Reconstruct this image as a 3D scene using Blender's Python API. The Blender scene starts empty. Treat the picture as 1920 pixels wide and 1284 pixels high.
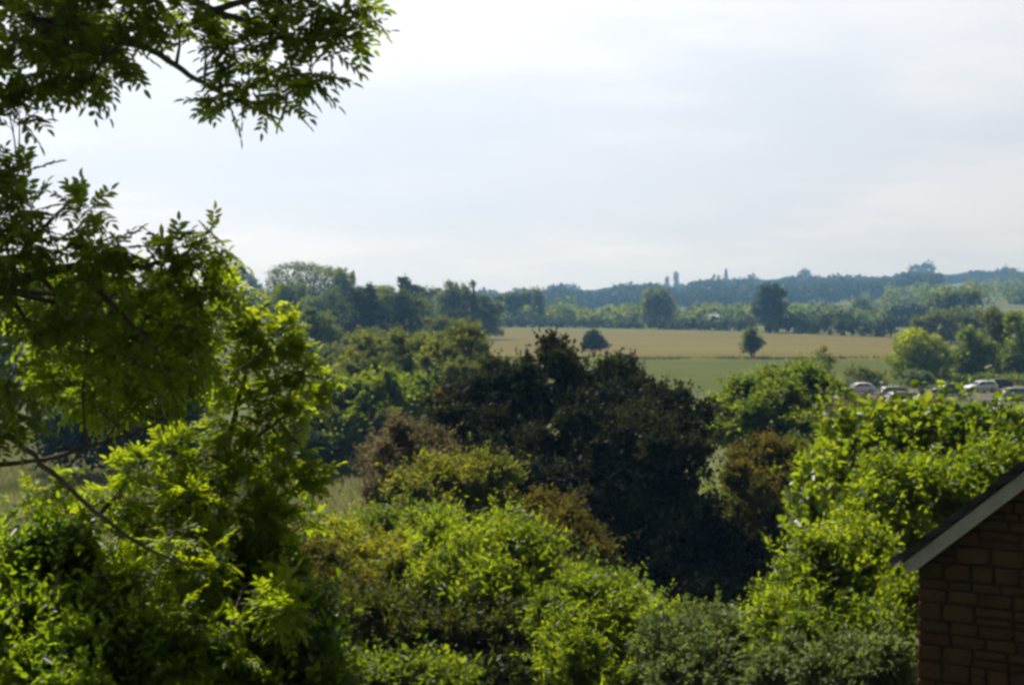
import bpy, bmesh, math
import numpy as np
from mathutils import Vector, Matrix

sc = bpy.context.scene
COL = sc.collection
rad = math.radians

# ------------------------------------------------------------------ camera model (photo pixels 1920x1284)
F = 2667.0
CAMZ = 12.0
PITCH = math.atan((642 - 560) / F)
cp, sp = math.cos(PITCH), math.sin(PITCH)

def P(px, py, d):
    """photo pixel + distance along the view axis (metres) -> world point"""
    u = (px - 960) / F
    v = -(py - 642) / F
    dx, dy, dz = u, cp + v * sp, -sp + v * cp
    t = d / dy
    return np.array([dx * t, d, CAMZ + dz * t])

def ss(a, b, x):
    t = np.clip((x - a) / (b - a), 0, 1)
    return t * t * (3 - 2 * t)

def ground(x, y):
    x = np.asarray(x, float); y = np.asarray(y, float)
    z = 6.0 * (1 - ss(8, 54, y))
    u = x / np.maximum(y, 60)
    top = np.interp(u, [-.6, -.03, .02, .16, .28, .36, .6], [4, 5, 8, 24, 32, 37, 40])
    start = np.interp(u, [.2, .3], [1050, 650])
    t = np.clip((y - start) / (2050 - start), 0, 1)
    z = z + top * (t * (1 - .25 * t) / .75)
    z = z + .12 * np.sin(x * .21 + 1) * np.sin(y * .17) * ss(4, 20, y) * (1 - ss(90, 140, y))
    return z

def gz(x, y):
    return float(ground(x, y))

# ------------------------------------------------------------------ object helpers
def tag(o, label=None, cat=None, group=None, kind=None):
    if label: o['label'] = label
    if cat: o['category'] = cat
    if group: o['group'] = group
    if kind: o['kind'] = kind
    return o

def empty(name, loc, label, cat, group=None, rz=0.0):
    o = bpy.data.objects.new(name, None)
    o.empty_display_size = .3
    COL.objects.link(o)
    o.location = loc
    o.rotation_euler = (0, 0, rz)
    return tag(o, label, cat, group)

def mesh_np(name, V, Q, mat, parent=None, smooth=False):
    """V (n,3) world coords (or local when the parent is rotated), Q (m,k) faces"""
    V = np.asarray(V, np.float32); Q = np.asarray(Q, np.int32)
    k = Q.shape[1]
    me = bpy.data.meshes.new(name)
    me.vertices.add(len(V)); me.vertices.foreach_set('co', V.ravel())
    me.loops.add(Q.size); me.loops.foreach_set('vertex_index', Q.ravel())
    me.polygons.add(len(Q)); me.polygons.foreach_set('loop_start', np.arange(0, Q.size, k, dtype=np.int32))
    if smooth:
        me.polygons.foreach_set('use_smooth', np.ones(len(Q), bool))
    me.update(calc_edges=True)
    me.materials.append(mat)
    o = bpy.data.objects.new(name, me)
    COL.objects.link(o)
    if parent: o.parent = parent
    return o

class MB:
    def __init__(s): s.v = []; s.f = []
    def add(s, vs, fs):
        b = len(s.v); s.v += [tuple(map(float, v)) for v in vs]; s.f += [tuple(i + b for i in f) for f in fs]
    def box(s, x0, x1, y0, y1, z0, z1):
        s.add([(x, y, z) for z in (z0, z1) for y in (y0, y1) for x in (x0, x1)],
              [(0, 2, 3, 1), (4, 5, 7, 6), (0, 1, 5, 4), (2, 6, 7, 3), (0, 4, 6, 2), (1, 3, 7, 5)])
    def tube(s, pts, radii, n=6, cap=True):
        pts = [Vector(p) for p in pts]
        rings = []
        for i, p in enumerate(pts):
            t = (pts[min(i + 1, len(pts) - 1)] - pts[max(i - 1, 0)])
            if t.length < 1e-6: t = Vector((0, 0, 1))
            t.normalize()
            a = t.cross(Vector((.31, .87, .38)))
            if a.length < 1e-3: a = t.cross(Vector((1, 0, 0)))
            a.normalize(); b = t.cross(a)
            rings.append([p + (a * math.cos(2 * math.pi * k / n) + b * math.sin(2 * math.pi * k / n)) * radii[i] for k in range(n)])
        vs = [v for r in rings for v in r]
        fs = [(i * n + k, i * n + (k + 1) % n, (i + 1) * n + (k + 1) % n, (i + 1) * n + k)
              for i in range(len(pts) - 1) for k in range(n)]
        if cap:
            fs.append(tuple(reversed(range(n)))); fs.append(tuple(range((len(pts) - 1) * n, len(pts) * n)))
        s.add(vs, fs)
    def build(s, name, mat, parent=None, smooth=False, bevel=0):
        me = bpy.data.meshes.new(name); me.from_pydata(s.v, [], s.f); me.update()
        if smooth: me.polygons.foreach_set('use_smooth', np.ones(len(me.polygons), bool))
        me.materials.append(mat)
        o = bpy.data.objects.new(name, me); COL.objects.link(o)
        if parent: o.parent = parent
        if bevel:
            m = o.modifiers.new('bevel', 'BEVEL'); m.width = bevel; m.segments = 2; m.limit_method = 'ANGLE'
        return o

# ------------------------------------------------------------------ materials
def newmat(name):
    m = bpy.data.materials.new(name); m.use_nodes = True
    nt = m.node_tree; nt.nodes.clear()
    out = nt.nodes.new('ShaderNodeOutputMaterial')
    return m, nt, out

def N(nt, t, **kw):
    n = nt.nodes.new(t)
    for k, v in kw.items(): setattr(n, k, v)
    return n

def noise(nt, scale, detail=3, rough=.55, coord='Object', vec=None):
    n = N(nt, 'ShaderNodeTexNoise'); n.inputs['Scale'].default_value = scale
    n.inputs['Detail'].default_value = detail; n.inputs['Roughness'].default_value = rough
    if vec is None:
        tc = N(nt, 'ShaderNodeTexCoord'); vec = tc.outputs[coord]
    nt.links.new(vec, n.inputs['Vector'])
    return n

def ramp(nt, src, stops):
    r = N(nt, 'ShaderNodeValToRGB')
    while len(r.color_ramp.elements) < len(stops): r.color_ramp.elements.new(.5)
    for e, (p, c) in zip(r.color_ramp.elements, stops):
        e.position = p; e.color = (*c, 1)
    nt.links.new(src, r.inputs['Fac'])
    return r

def leaf_mat(name, dark, light, trans, tmix=.45, rough=.5, nscale=.5, accent=None, spec=.3):
    """leaf blades: colour varies leaf by leaf and by patches of the plant; light shines through"""
    m, nt, out = newmat(name)
    g = N(nt, 'ShaderNodeNewGeometry')
    nz = noise(nt, nscale, 2)
    add = N(nt, 'ShaderNodeMath', operation='ADD')
    mul = N(nt, 'ShaderNodeMath', operation='MULTIPLY'); mul.inputs[1].default_value = .42
    nt.links.new(g.outputs['Random Per Island'], mul.inputs[0])
    nt.links.new(mul.outputs[0], add.inputs[0])
    sub = N(nt, 'ShaderNodeMath', operation='MULTIPLY_ADD'); sub.inputs[1].default_value = 2.0; sub.inputs[2].default_value = -.75
    nt.links.new(nz.outputs['Fac'], sub.inputs[0]); nt.links.new(sub.outputs[0], add.inputs[1])
    stops = [(.1, dark), (.85, light)]
    if accent: stops.append((.97, accent))
    r = ramp(nt, add.outputs[0], stops)
    p = N(nt, 'ShaderNodeBsdfPrincipled'); p.inputs['Roughness'].default_value = rough
    p.inputs['Specular IOR Level'].default_value = spec
    nt.links.new(r.outputs[0], p.inputs['Base Color'])
    t = N(nt, 'ShaderNodeBsdfTranslucent')
    tm = N(nt, 'ShaderNodeMix', data_type='RGBA'); tm.blend_type = 'MULTIPLY'; tm.inputs['Factor'].default_value = 1
    avg = [(a + b) / 2 for a, b in zip(dark, light)]
    tm.inputs['B'].default_value = (*[min(c / max(a, .004), 30) for c, a in zip(trans, avg)], 1)
    nt.links.new(r.outputs[0], tm.inputs['A'])
    nt.links.new(tm.outputs['Result'], t.inputs['Color'])
    mx = N(nt, 'ShaderNodeMixShader'); mx.inputs['Fac'].default_value = tmix
    nt.links.new(p.outputs[0], mx.inputs[1]); nt.links.new(t.outputs[0], mx.inputs[2])
    nt.links.new(mx.outputs[0], out.inputs['Surface'])
    return m

def simple_mat(name, c1, c2, scale=4, rough=.8, bump=0, spec=.3, metal=0, coat=0, detail=4):
    m, nt, out = newmat(name)
    nz = noise(nt, scale, detail)
    r = ramp(nt, nz.outputs['Fac'], [(.3, c1), (.7, c2)])
    p = N(nt, 'ShaderNodeBsdfPrincipled'); p.inputs['Roughness'].default_value = rough
    p.inputs['Specular IOR Level'].default_value = spec; p.inputs['Metallic'].default_value = metal
    p.inputs['Coat Weight'].default_value = coat; p.inputs['Coat Roughness'].default_value = .05
    nt.links.new(r.outputs[0], p.inputs['Base Color'])
    if bump:
        b = N(nt, 'ShaderNodeBump'); b.inputs['Strength'].default_value = bump; b.inputs['Distance'].default_value = .02
        nt.links.new(nz.outputs['Fac'], b.inputs['Height']); nt.links.new(b.outputs[0], p.inputs['Normal'])
    nt.links.new(p.outputs[0], out.inputs['Surface'])
    return m

LM = {
 # name:            dark leaf            light leaf            light shining through
 'ash':      leaf_mat('ash_leaf', (.018, .036, .007), (.040, .072, .011), (.42, .56, .017), .42, .45, 1.2),
 'young':    leaf_mat('young_leaf', (.050, .090, .008), (.095, .15, .012), (.52, .64, .014), .5, .5, .9),
 'elder':    leaf_mat('elder_leaf', (.014, .032, .007), (.055, .092, .014), (.36, .52, .015), .45, .4, 1.2),
 'dark':     leaf_mat('dark_leaf', (.003, .006, .002), (.018, .024, .007), (.065, .080, .013), .25, .6, .5, accent=(.070, .066, .022), spec=.12),  # olive accent leaves paint in the thicket's highlights
 'black':    leaf_mat('painted_shade_leaf', (.002, .004, .0015), (.007, .011, .004), (.01, .015, .004), .2, .7, .5, spec=.05),  # near-black leaf colour stands in for deep shade
 'russet':   leaf_mat('russet_leaf', (.0035, .006, .002), (.019, .023, .006), (.07, .08, .012), .28, .6, .5, accent=(.05, .034, .010), spec=.12),
 'brown':    leaf_mat('brown_leaf', (.024, .034, .007), (.088, .078, .019), (.24, .20, .018), .35, .7, .8, accent=(.11, .070, .024), spec=.15),
 'dry':      leaf_mat('dry_stem', (.085, .075, .036), (.24, .19, .115), (.34, .27, .11), .3, .8, .9, spec=.15),
 'olive':    leaf_mat('olive_leaf', (.034, .050, .008), (.105, .115, .016), (.36, .38, .018), .42, .55, .6),
 'yellow':   leaf_mat('yellow_leaf', (.050, .080, .009), (.13, .14, .013), (.48, .48, .014), .45, .5, .7),
 'bright':   leaf_mat('bright_leaf', (.032, .066, .007), (.095, .148, .013), (.42, .53, .013), .48, .42, .9),
 'green':    leaf_mat('green_leaf', (.022, .046, .007), (.080, .115, .018), (.34, .45, .016), .4, .5, .5),
 'grey':     leaf_mat('grey_leaf', (.050, .080, .030), (.14, .18, .085), (.28, .36, .06), .35, .5, 1.0),
 'syca':     leaf_mat('broad_leaf', (.022, .048, .008), (.075, .12, .017), (.38, .50, .016), .42, .35, .8),
 'meadow':   leaf_mat('willow_leaf', (.050, .070, .015), (.14, .155, .036), (.36, .40, .03), .35, .6, .25),
 'wood':     leaf_mat('wood_leaf', (.016, .037, .007), (.105, .145, .022), (.32, .41, .018), .3, .6, .12),
 'woodlt':   leaf_mat('pale_wood_leaf', (.05, .075, .018), (.145, .165, .036), (.32, .37, .03), .3, .6, .12),
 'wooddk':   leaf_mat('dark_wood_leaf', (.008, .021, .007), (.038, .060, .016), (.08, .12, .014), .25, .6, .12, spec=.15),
 'bramble':  leaf_mat('bramble_leaf', (.006, .011, .0025), (.045, .052, .010), (.15, .17, .012), .4, .5, .8),
 'ridge':    leaf_mat('ridge_leaf', (.010, .022, .008), (.030, .045, .014), (.05, .07, .012), .25, .6, .1, spec=.1),
 'gold':     leaf_mat('gold_leaf', (.045, .075, .002), (.15, .19, .003), (.68, .76, .003), .4, .55, .3),
}
BARK = simple_mat('bark', (.05, .042, .03), (.12, .10, .075), 9, .9, .6)
BARKDK = simple_mat('dark_bark', (.018, .015, .011), (.04, .034, .026), 12, .9, .6)
BARKLT = simple_mat('pale_bark', (.10, .09, .06), (.22, .20, .13), 14, .85, .5)

# ------------------------------------------------------------------ foliage generators
def unit(a):
    return a / np.maximum(np.linalg.norm(a, axis=-1, keepdims=True), 1e-9)

def leaves_mesh(Pn, A, Nn, L, W, kind='leaf'):
    """leaf blades: base Pn, axis A, face normal Nn, lengths L, widths W -> V, quads"""
    n = len(Pn)
    A = unit(A); B = unit(np.cross(A, Nn)); Nn = np.cross(B, A)
    L = np.broadcast_to(L, (n,))[:, None]; W = np.broadcast_to(W, (n,))[:, None]
    if kind == 'quad':
        V = np.stack([Pn, Pn + A * L * .45 + B * W * .5, Pn + A * L, Pn + A * L * .45 - B * W * .5], 1)
        Q = np.arange(n * 4).reshape(n, 4)
        return V.reshape(-1, 3), Q
    fold = Nn * W * .18
    drp = Nn * L * .10
    V = np.stack([Pn, Pn + A * L * .28 + B * W * .46 + fold, Pn + A * L * .66 + B * W * .38 + fold - drp * .3,
                  Pn + A * L - drp, Pn + A * L * .66 - B * W * .38 + fold - drp * .3, Pn + A * L * .28 - B * W * .46 + fold], 1)
    b = np.arange(n)[:, None] * 6
    Q = np.concatenate([b + np.array([[0, 3, 2, 1]]), b + np.array([[0, 5, 4, 3]])], 0)
    return V.reshape(-1, 3), Q

def rsphere(rng, n):
    return unit(rng.normal(size=(n, 3)))

def crown_leaves(lobes, L, W, rng, cov=1.5, ccov=1.15, clump=.5, fill=.22, kind='leaf', droop=0.0, upb=.5, under=-.55, shoots=0, shoot_len=.6, cap=120000, rag=1.0, lift=.3):
    lobes = np.asarray(lobes, float)
    C, R = lobes[:, :3], lobes[:, 3:6]
    Ps, As, Ns, Ls = [], [], [], []
    area_leaf = L * W * .6
    want = 0
    per = []
    for c, r in zip(C, R):
        area = 4 * math.pi * (r[0] * r[1] + r[0] * r[2] + r[1] * r[2]) / 3
        per.append(area * .6 * ccov); want += area * .6 * ccov * cov / area_leaf
    scale = min(1.0, cap / max(want, 1))
    for i, (c, r) in enumerate(zip(C, R)):
        nc = max(8, int(per[i] / (math.pi * clump ** 2)))
        u = rsphere(rng, nc)
        u = u[u[:, 2] > under]
        # uneven outline: broad swellings and hollows plus ragged scatter
        ph = rng.uniform(0, 6.28, 6)
        w1 = np.sin(u[:, 0] * 4.1 + ph[0]) * np.sin(u[:, 1] * 3.7 + ph[1]) + np.sin(u[:, 2] * 5.3 + ph[2] + u[:, 0] * 2)
        w2 = np.sin(u[:, 0] * 8.3 + ph[3]) * np.sin(u[:, 2] * 7.7 + ph[4]) * np.sin(u[:, 1] * 9.1 + ph[5])
        rf = .90 + .09 * w1 * rag + .12 * w2 * rag + np.abs(rng.normal(0, .09 * rag, len(u)))
        cc = c + u * r * rf[:, None]
        keep = rng.random(len(u)) < np.clip(.85 + .5 * (w1 * .5 + w2), .25, 1)
        for j, (c2, r2) in enumerate(zip(C, R)):
            if j != i:
                keep &= np.linalg.norm((cc - c2) / r2, axis=1) > .66
        cc, u = cc[keep], u[keep]
        if not len(cc): continue
        m = max(3, int(cov * math.pi * clump ** 2 / area_leaf * scale))
        cr = clump * np.exp(rng.normal(0, .35, len(cc)))
        k = len(cc) * m
        # every clump is a few short twigs with leaves along them
        nt_ = 5
        td = unit(u[:, None] * .75 + rng.normal(size=(len(cc), nt_, 3)) * .55 + np.array([0, 0, lift]))
        tl = cr[:, None] * rng.uniform(.7, 2.0, (len(cc), nt_))
        ti = rng.integers(0, nt_, k); ci = np.repeat(np.arange(len(cc)), m)
        d_ = td[ci, ti]; tt = rng.random(k)
        pos = cc[ci] - u[ci] * (cr[ci] * .5)[:, None] + d_ * (tl[ci, ti] * tt)[:, None] + rng.normal(size=(k, 3)) * (L * .35)
        uu = u[ci]
        a = d_ * .55 + rsphere(rng, k) * .75 + np.array([0, 0, .05 - droop])
        nn = np.array([0, 0, upb]) + uu * .3 + rsphere(rng, k) * .65
        Ps.append(pos); As.append(a); Ns.append(nn); Ls.append(np.clip(np.exp(rng.normal(0, .33, k)), .4, 2.0) * (1.08 - .35 * tt))
        nf = int(k * fill)
        if nf:
            pf = c + rsphere(rng, nf) * r * (rng.uniform(.2, .72, (nf, 1)))
            Ps.append(pf); As.append(rsphere(rng, nf)); Ns.append(rsphere(rng, nf)); Ls.append(rng.uniform(1.1, 1.7, nf))
        if shoots:
            ns = max(2, int(shoots * r[0] * r[1] * 3.1))
            us = rsphere(rng, ns); us[:, 2] = np.abs(us[:, 2])
            b0 = c + us * r * .95
            keep = np.ones(ns, bool)
            for j, (c2, r2) in enumerate(zip(C, R)):
                if j != i: keep &= np.linalg.norm((b0 - c2) / r2, axis=1) > .9
            b0, us = b0[keep], us[keep]
            if len(b0):
                kl = max(5, int(shoot_len / (L * .38)))
                dr = unit(us * .6 + rsphere(rng, len(b0)) * .35 + np.array([0, 0, .75]))
                t = np.linspace(0, 1, kl)[None, :, None]
                ln = rng.uniform(.5, 1.25, (len(b0), 1, 1)) * shoot_len
                pp = (b0[:, None] + dr[:, None] * t * ln).reshape(-1, 3)
                q = len(pp)
                Ps.append(pp); As.append(np.repeat(dr, kl, 0) * .6 + rsphere(rng, q) * .8); Ns.append(rsphere(rng, q) * .6 + np.array([0, 0, .6]))
                Ls.append(np.tile(np.linspace(1.1, .6, kl), len(b0)))
    Pn = np.concatenate(Ps); A = np.concatenate(As); Nn = np.concatenate(Ns); S = np.concatenate(Ls)
    return leaves_mesh(Pn, A, Nn, L * S, W * S, kind)

def px_lobes(lobes, d, zdep=.9):
    """lobes (px, py, rx, ry[, depth offset]) -> world ellipsoids"""
    out = []
    for lb in lobes:
        px, py, rx, ry = lb[:4]
        dd = d + (lb[4] if len(lb) > 4 else 0)
        c = P(px, py, dd); s = dd / F
        out.append([*c, rx * s * .92, max(rx, ry) * s * zdep * .92, ry * s * .92])
    return out

def stems(lobes, base, r0, rng, mb, n=7, kink=.15, twigs=4):
    base = np.array(base)
    order = sorted(range(len(lobes)), key=lambda i: -lobes[i][3])[:n]
    for i in order:
        c = np.array(lobes[i][:3])
        h = c - base
        m1 = base + h * .4 + rng.normal(size=3) * kink * abs(h[2]) * .3; m1[2] = base[2] + h[2] * .5
        tip = c + np.array([0, 0, lobes[i][5] * .5])
        mb.tube([base + rng.normal(size=3) * [r0 * .3, r0 * .3, 0] - [0, 0, .15], m1, c, tip], [r0, r0 * .65, r0 * .35, r0 * .1], 6)
        for k in range(twigs):
            u = rsphere(rng, 1)[0]; u[2] = abs(u[2]) * .7
            e = c + u * np.array(lobes[i][3:6]) * (.8 if k < 4 else rng.uniform(1.1, 1.6))
            s = m1 + (c - m1) * rng.uniform(.4, 1)
            mb.tube([s, (s + e) / 2 + rng.normal(size=3) * .05 * abs(h[2]) * .3, e], [r0 * .35, r0 * .22, r0 * .06], 5)

SEED = [100]
def bush(name, label, cat, lobes, d, mat, L=.1, W=.06, skirt=True, r0=None, bark=None, group=None, base_px=None, trunk='stems', fol='foliage', zdep=.9, knobs=3, scat=6, lean=1.2, **kw):
    """one shrub or tree: Empty at its base > stems or trunk, foliage"""
    SEED[0] += 1
    rng = np.random.default_rng(SEED[0])
    big = lobes
    if scat:
        pyc = float(np.mean([l[1] for l in lobes])); ext = []
        for l in lobes:
            off = l[4] if len(l) > 4 else 0
            ext.append((l[0], l[1], l[2] * .72, l[3] * .72, off - (l[1] - pyc) / F * d * lean))
            for k in range(scat):
                th, rr = rng.uniform(0, 6.28), math.sqrt(rng.random())
                qx, qy = l[0] + l[2] * rr * .88 * math.cos(th), l[1] + l[3] * rr * .88 * math.sin(th)
                ext.append((qx, qy, l[2] * rng.uniform(.24, .5), l[3] * rng.uniform(.28, .56), off - (qy - pyc) / F * d * lean + rng.normal() * l[2] / F * d * .5))
        lobes = ext
    lw = px_lobes(lobes, d, zdep)
    wts = [l[3] for l in lw]
    bx = float(np.average([l[0] for l in lw], weights=wts)) if base_px is None else P(base_px, 700, d)[0]
    by = float(np.average([l[1] for l in lw], weights=wts))
    bz = gz(bx, by)
    root = empty(name, (bx, by, bz), label, cat, group)
    full = []
    for l in lw:
        full.append([l[0], l[1], l[2], l[3] * .82, l[4] * .82, l[5] * .82])
        for k in range(knobs):
            u = rsphere(rng, 1)[0]
            if u[2] < -.3: u[2] *= -1
            q = rng.uniform(.26, .5)
            c2 = np.array(l[:3]) + u * np.array(l[3:6]) * rng.uniform(.68, .9)
            full.append([*c2, l[3] * q, l[4] * q, l[5] * q * rng.uniform(.8, 1.25)])
    if skirt:
        for l in sorted(px_lobes(big, d, zdep), key=lambda l: -l[3])[:6]:
            g = gz(l[0], l[1]); lo = l[2] - l[5] * .6
            if lo - g > l[5] * .4:
                full.append([l[0], l[1], (lo + g) / 2 + .1, l[3] * 1.05, l[4] * 1.05, (lo - g) / 2 * 1.1])
    V, Q = crown_leaves(full, L, W, rng, **kw)
    V[:, 2] = np.maximum(V[:, 2], ground(V[:, 0], V[:, 1]) + .01)
    mesh_np(fol, V - np.array([bx, by, bz]), Q, LM[mat], root)
    h = max(l[2] for l in lw) - bz
    mb = MB()
    loc = [[l[0] - bx, l[1] - by, l[2] - bz, *l[3:]] for l in lw]
    r0 = r0 or max(.03, .022 * h)
    stems(loc, (0, 0, 0), r0, rng, mb, n=9 if scat else 7, twigs=9 if scat else 4)
    mb.build(trunk, bark or (BARK if scat and d < 40 else BARKDK), root, True)
    return root

# ------------------------------------------------------------------ ash trees: pinnate leaves on real twigs
def pinnate(Pn, A, Nn, L, rng, pairs=4, lw=.36, ll=.35):
    """compound leaves: rachis + pairs of leaflets + end leaflet"""
    n = len(Pn)
    A = unit(A); B = unit(np.cross(A, Nn)); Nn = np.cross(B, A)
    L = np.broadcast_to(L, (n,))[:, None]
    p, a, nn, ls, ws = [Pn], [A], [Nn], [L[:, 0] * .98], [np.full(n, .004)]
    for k in range(pairs + 1):
        t = .28 + .66 * k / pairs
        cp_ = Pn + A * L * t - np.array([0, 0, 1]) * L * .12 * t * t
        for s in ((1, -1) if k < pairs else (0,)):
            dirn = A * (.55 if s else 1) + B * s * .85 + rsphere(rng, n) * .16
            sz = L[:, 0] * ll * (1 - .25 * abs(t - .6)) * rng.uniform(.85, 1.15, n)
            p.append(cp_); a.append(dirn - np.array([0, 0, .12])); nn.append(Nn + rsphere(rng, n) * .3); ls.append(sz); ws.append(sz * lw * 1.15)
    return leaves_mesh(np.concatenate(p), np.concatenate(a), np.concatenate(nn), np.concatenate(ls), np.concatenate(ws))

def ash(name, label, skeleton, clumps, mat, bark, leafL, seed, base, trunk_r, per=8, light_boughs=()):
    rng = np.random.default_rng(seed)
    bx, by = base; bz = gz(bx, by); o3 = np.array([bx, by, bz])
    root = empty(name, (bx, by, bz), label, 'tree')
    wood = MB(); twig = wood
    nodes = []
    for ib, (pts, radii) in enumerate(skeleton):
        q = [np.array(p) for p in pts]
        fine, fr = [], []
        for i in range(len(q) - 1):
            a0, a1, a2, a3 = q[max(i - 1, 0)], q[i], q[i + 1], q[min(i + 2, len(q) - 1)]
            for t in np.linspace(0, 1, 6, endpoint=False):
                w = rng.normal(size=3) * radii[i] * .22 if (i or t) else 0
                cr_ = .5 * (2 * a1 + (a2 - a0) * t + (2 * a0 - 5 * a1 + 4 * a2 - a3) * t * t + (3 * a1 - a0 - 3 * a2 + a3) * t ** 3)
                fine.append(cr_ + w); fr.append(radii[i] * (1 - t) + radii[i + 1] * t)
        fine.append(q[-1]); fr.append(radii[-1])
        if ib in light_boughs:
            m = MB(); m.tube([f - o3 for f in fine], fr, 8); m.build('bough', BARKLT, root, True)
        else:
            wood.tube([f - o3 for f in fine], fr, 8)
        nodes += list(zip(fine, fr))
    NP = np.array([n[0] for n in nodes])
    lp, la, ln_, lL = [], [], [], []
    for (px, py, rp, d, *opt) in clumps:
        dens = opt[0] if opt else 1.0
        c = P(px, py, d); r = rp * d / F
        j = int(np.argmin(np.linalg.norm(NP - c, axis=1)))
        s = NP[j]
        mid = (s + c) / 2 + rng.normal(size=3) * .05 * np.linalg.norm(c - s)
        rr = min(nodes[j][1] * .7, .022)
        twig.tube([s - o3, mid - o3, c - o3], [rr, rr * .75, rr * .4], 5)
        k = max(3, int(per * dens * max(.5, (r / .2) ** 1.6)))
        for _ in range(k):
            u = rsphere(rng, 1)[0]
            e = c + u * r * rng.uniform(.45, 1.0)
            st = mid + (c - mid) * rng.uniform(.2, 1)
            m2 = (st + e) / 2 + rng.normal(size=3) * .02
            twig.tube([st - o3, m2 - o3, e - o3], [.005, .004, .002], 4, False)
            tdir = unit(e - st)
            nl = rng.integers(4, 7)
            for q in range(nl):
                side = unit(np.cross(tdir, rsphere(rng, 1)[0]))
                pos = e if q < 3 else m2 + (e - m2) * rng.uniform(0, 1)
                a = tdir * rng.uniform(.2, .7) + side + np.array([0, 0, rng.uniform(-.35, .25)])
                lp.append(pos); la.append(a); ln_.append(np.array([0, 0, 1.0]) + rsphere(rng, 1)[0] * .6); lL.append(leafL * rng.uniform(.7, 1.2))
    V, Q = pinnate(np.array(lp), np.array(la), np.array(ln_), np.array(lL), rng)
    mesh_np('foliage', V - o3, Q, LM[mat], root)
    wood.build('trunk', bark, root, True)
    return root

# ================================================================== GROUND AND FIELDS
def ground_mat():
    m, nt, out = newmat('ground_grass')
    n1 = noise(nt, .06, 4); n2 = noise(nt, .9, 5)
    mx = N(nt, 'ShaderNodeMath', operation='ADD'); nt.links.new(n1.outputs['Fac'], mx.inputs[0])
    ml = N(nt, 'ShaderNodeMath', operation='MULTIPLY'); ml.inputs[1].default_value = .5
    nt.links.new(n2.outputs['Fac'], ml.inputs[0]); nt.links.new(ml.outputs[0], mx.inputs[1])
    r = ramp(nt, mx.outputs[0], [(.45, (.05, .065, .018)), (.75, (.10, .115, .035)), (.95, (.15, .15, .055))])
    p = N(nt, 'ShaderNodeBsdfPrincipled'); p.inputs['Roughness'].default_value = .95; p.inputs['Specular IOR Level'].default_value = .1
    nt.links.new(r.outputs[0], p.inputs['Base Color'])
    b = N(nt, 'ShaderNodeBump'); b.inputs['Distance'].default_value = .1; b.inputs['Strength'].default_value = .7
    nt.links.new(n2.outputs['Fac'], b.inputs['Height']); nt.links.new(b.outputs[0], p.inputs['Normal'])
    nt.links.new(p.outputs[0], out.inputs['Surface'])
    return m

ys = np.concatenate([[-120, -60, -30, -12, 0], np.arange(3, 60, 1.5), np.geomspace(60, 2750, 100)])
us = np.linspace(-1, 1, 121)
V = []
for y in ys:
    half = 60 + max(y, 0) * 1.1
    x = us * half
    V.append(np.stack([x, np.full_like(x, y), ground(x, np.full_like(x, y))], 1))
V = np.concatenate(V)
nx = len(us); ii = np.arange(len(ys) - 1)[:, None] * nx + np.arange(nx - 1)[None]
Q = np.stack([ii, ii + 1, ii + nx + 1, ii + nx], -1).reshape(-1, 4)
tag(mesh_np('ground', V, Q, ground_mat(), None, True), kind='structure')

def sheet(name, corners, mat, lift, n=30):
    """a field laid on the terrain: four ground corners (x, y) left-near, right-near, right-far, left-far"""
    c = [np.array(k, float) for k in corners]
    s = np.linspace(0, 1, n)
    S, T = np.meshgrid(s, s)
    S, T = S[..., None], T[..., None]
    xy = (c[0] * (1 - S) + c[1] * S) * (1 - T) + (c[3] * (1 - S) + c[2] * S) * T
    xy = xy.reshape(-1, 2)
    z = ground(xy[:, 0], xy[:, 1]) + lift
    ii = np.arange(n - 1)[:, None] * n + np.arange(n - 1)[None]
    Q = np.stack([ii, ii + 1, ii + n + 1, ii + n], -1).reshape(-1, 4)
    return tag(mesh_np(name, np.column_stack([xy, z]), Q, mat, None, True), kind='structure')

def gp(px, py, z=0.0):
    """ground point (flat valley floor) under a photo pixel"""
    d = (CAMZ - z) * F / (py - 560)
    q = P(px, py, d)
    return (q[0], q[1])

def field_mat(name, a, b, c, sx, sy):
    m, nt, out = newmat(name)
    tc = N(nt, 'ShaderNodeTexCoord'); mp = N(nt, 'ShaderNodeMapping'); mp.inputs['Scale'].default_value = (sx, sy, 1)
    nt.links.new(tc.outputs['Object'], mp.inputs['Vector'])
    n1 = noise(nt, 1, 8, .68, vec=mp.outputs[0])
    mp2 = N(nt, 'ShaderNodeMapping'); mp2.inputs['Scale'].default_value = (sx * .5, sy * 14, 1)
    nt.links.new(tc.outputs['Object'], mp2.inputs['Vector'])
    n2 = noise(nt, 1, 4, .6, vec=mp2.outputs[0])
    ma = N(nt, 'ShaderNodeMath', operation='MULTIPLY_ADD'); ma.inputs[1].default_value = .5
    mb_ = N(nt, 'ShaderNodeMath', operation='MULTIPLY'); mb_.inputs[1].default_value = .5
    nt.links.new(n1.outputs['Fac'], mb_.inputs[0]); nt.links.new(n2.outputs['Fac'], ma.inputs[0]); nt.links.new(mb_.outputs[0], ma.inputs[2])
    r = ramp(nt, ma.outputs[0], [(.36, a), (.5, b), (.62, c)])
    p = N(nt, 'ShaderNodeBsdfPrincipled'); p.inputs['Roughness'].default_value = 1; p.inputs['Specular IOR Level'].default_value = .1
    nt.links.new(r.outputs[0], p.inputs['Base Color']); nt.links.new(p.outputs[0], out.inputs['Surface'])
    return m

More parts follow.
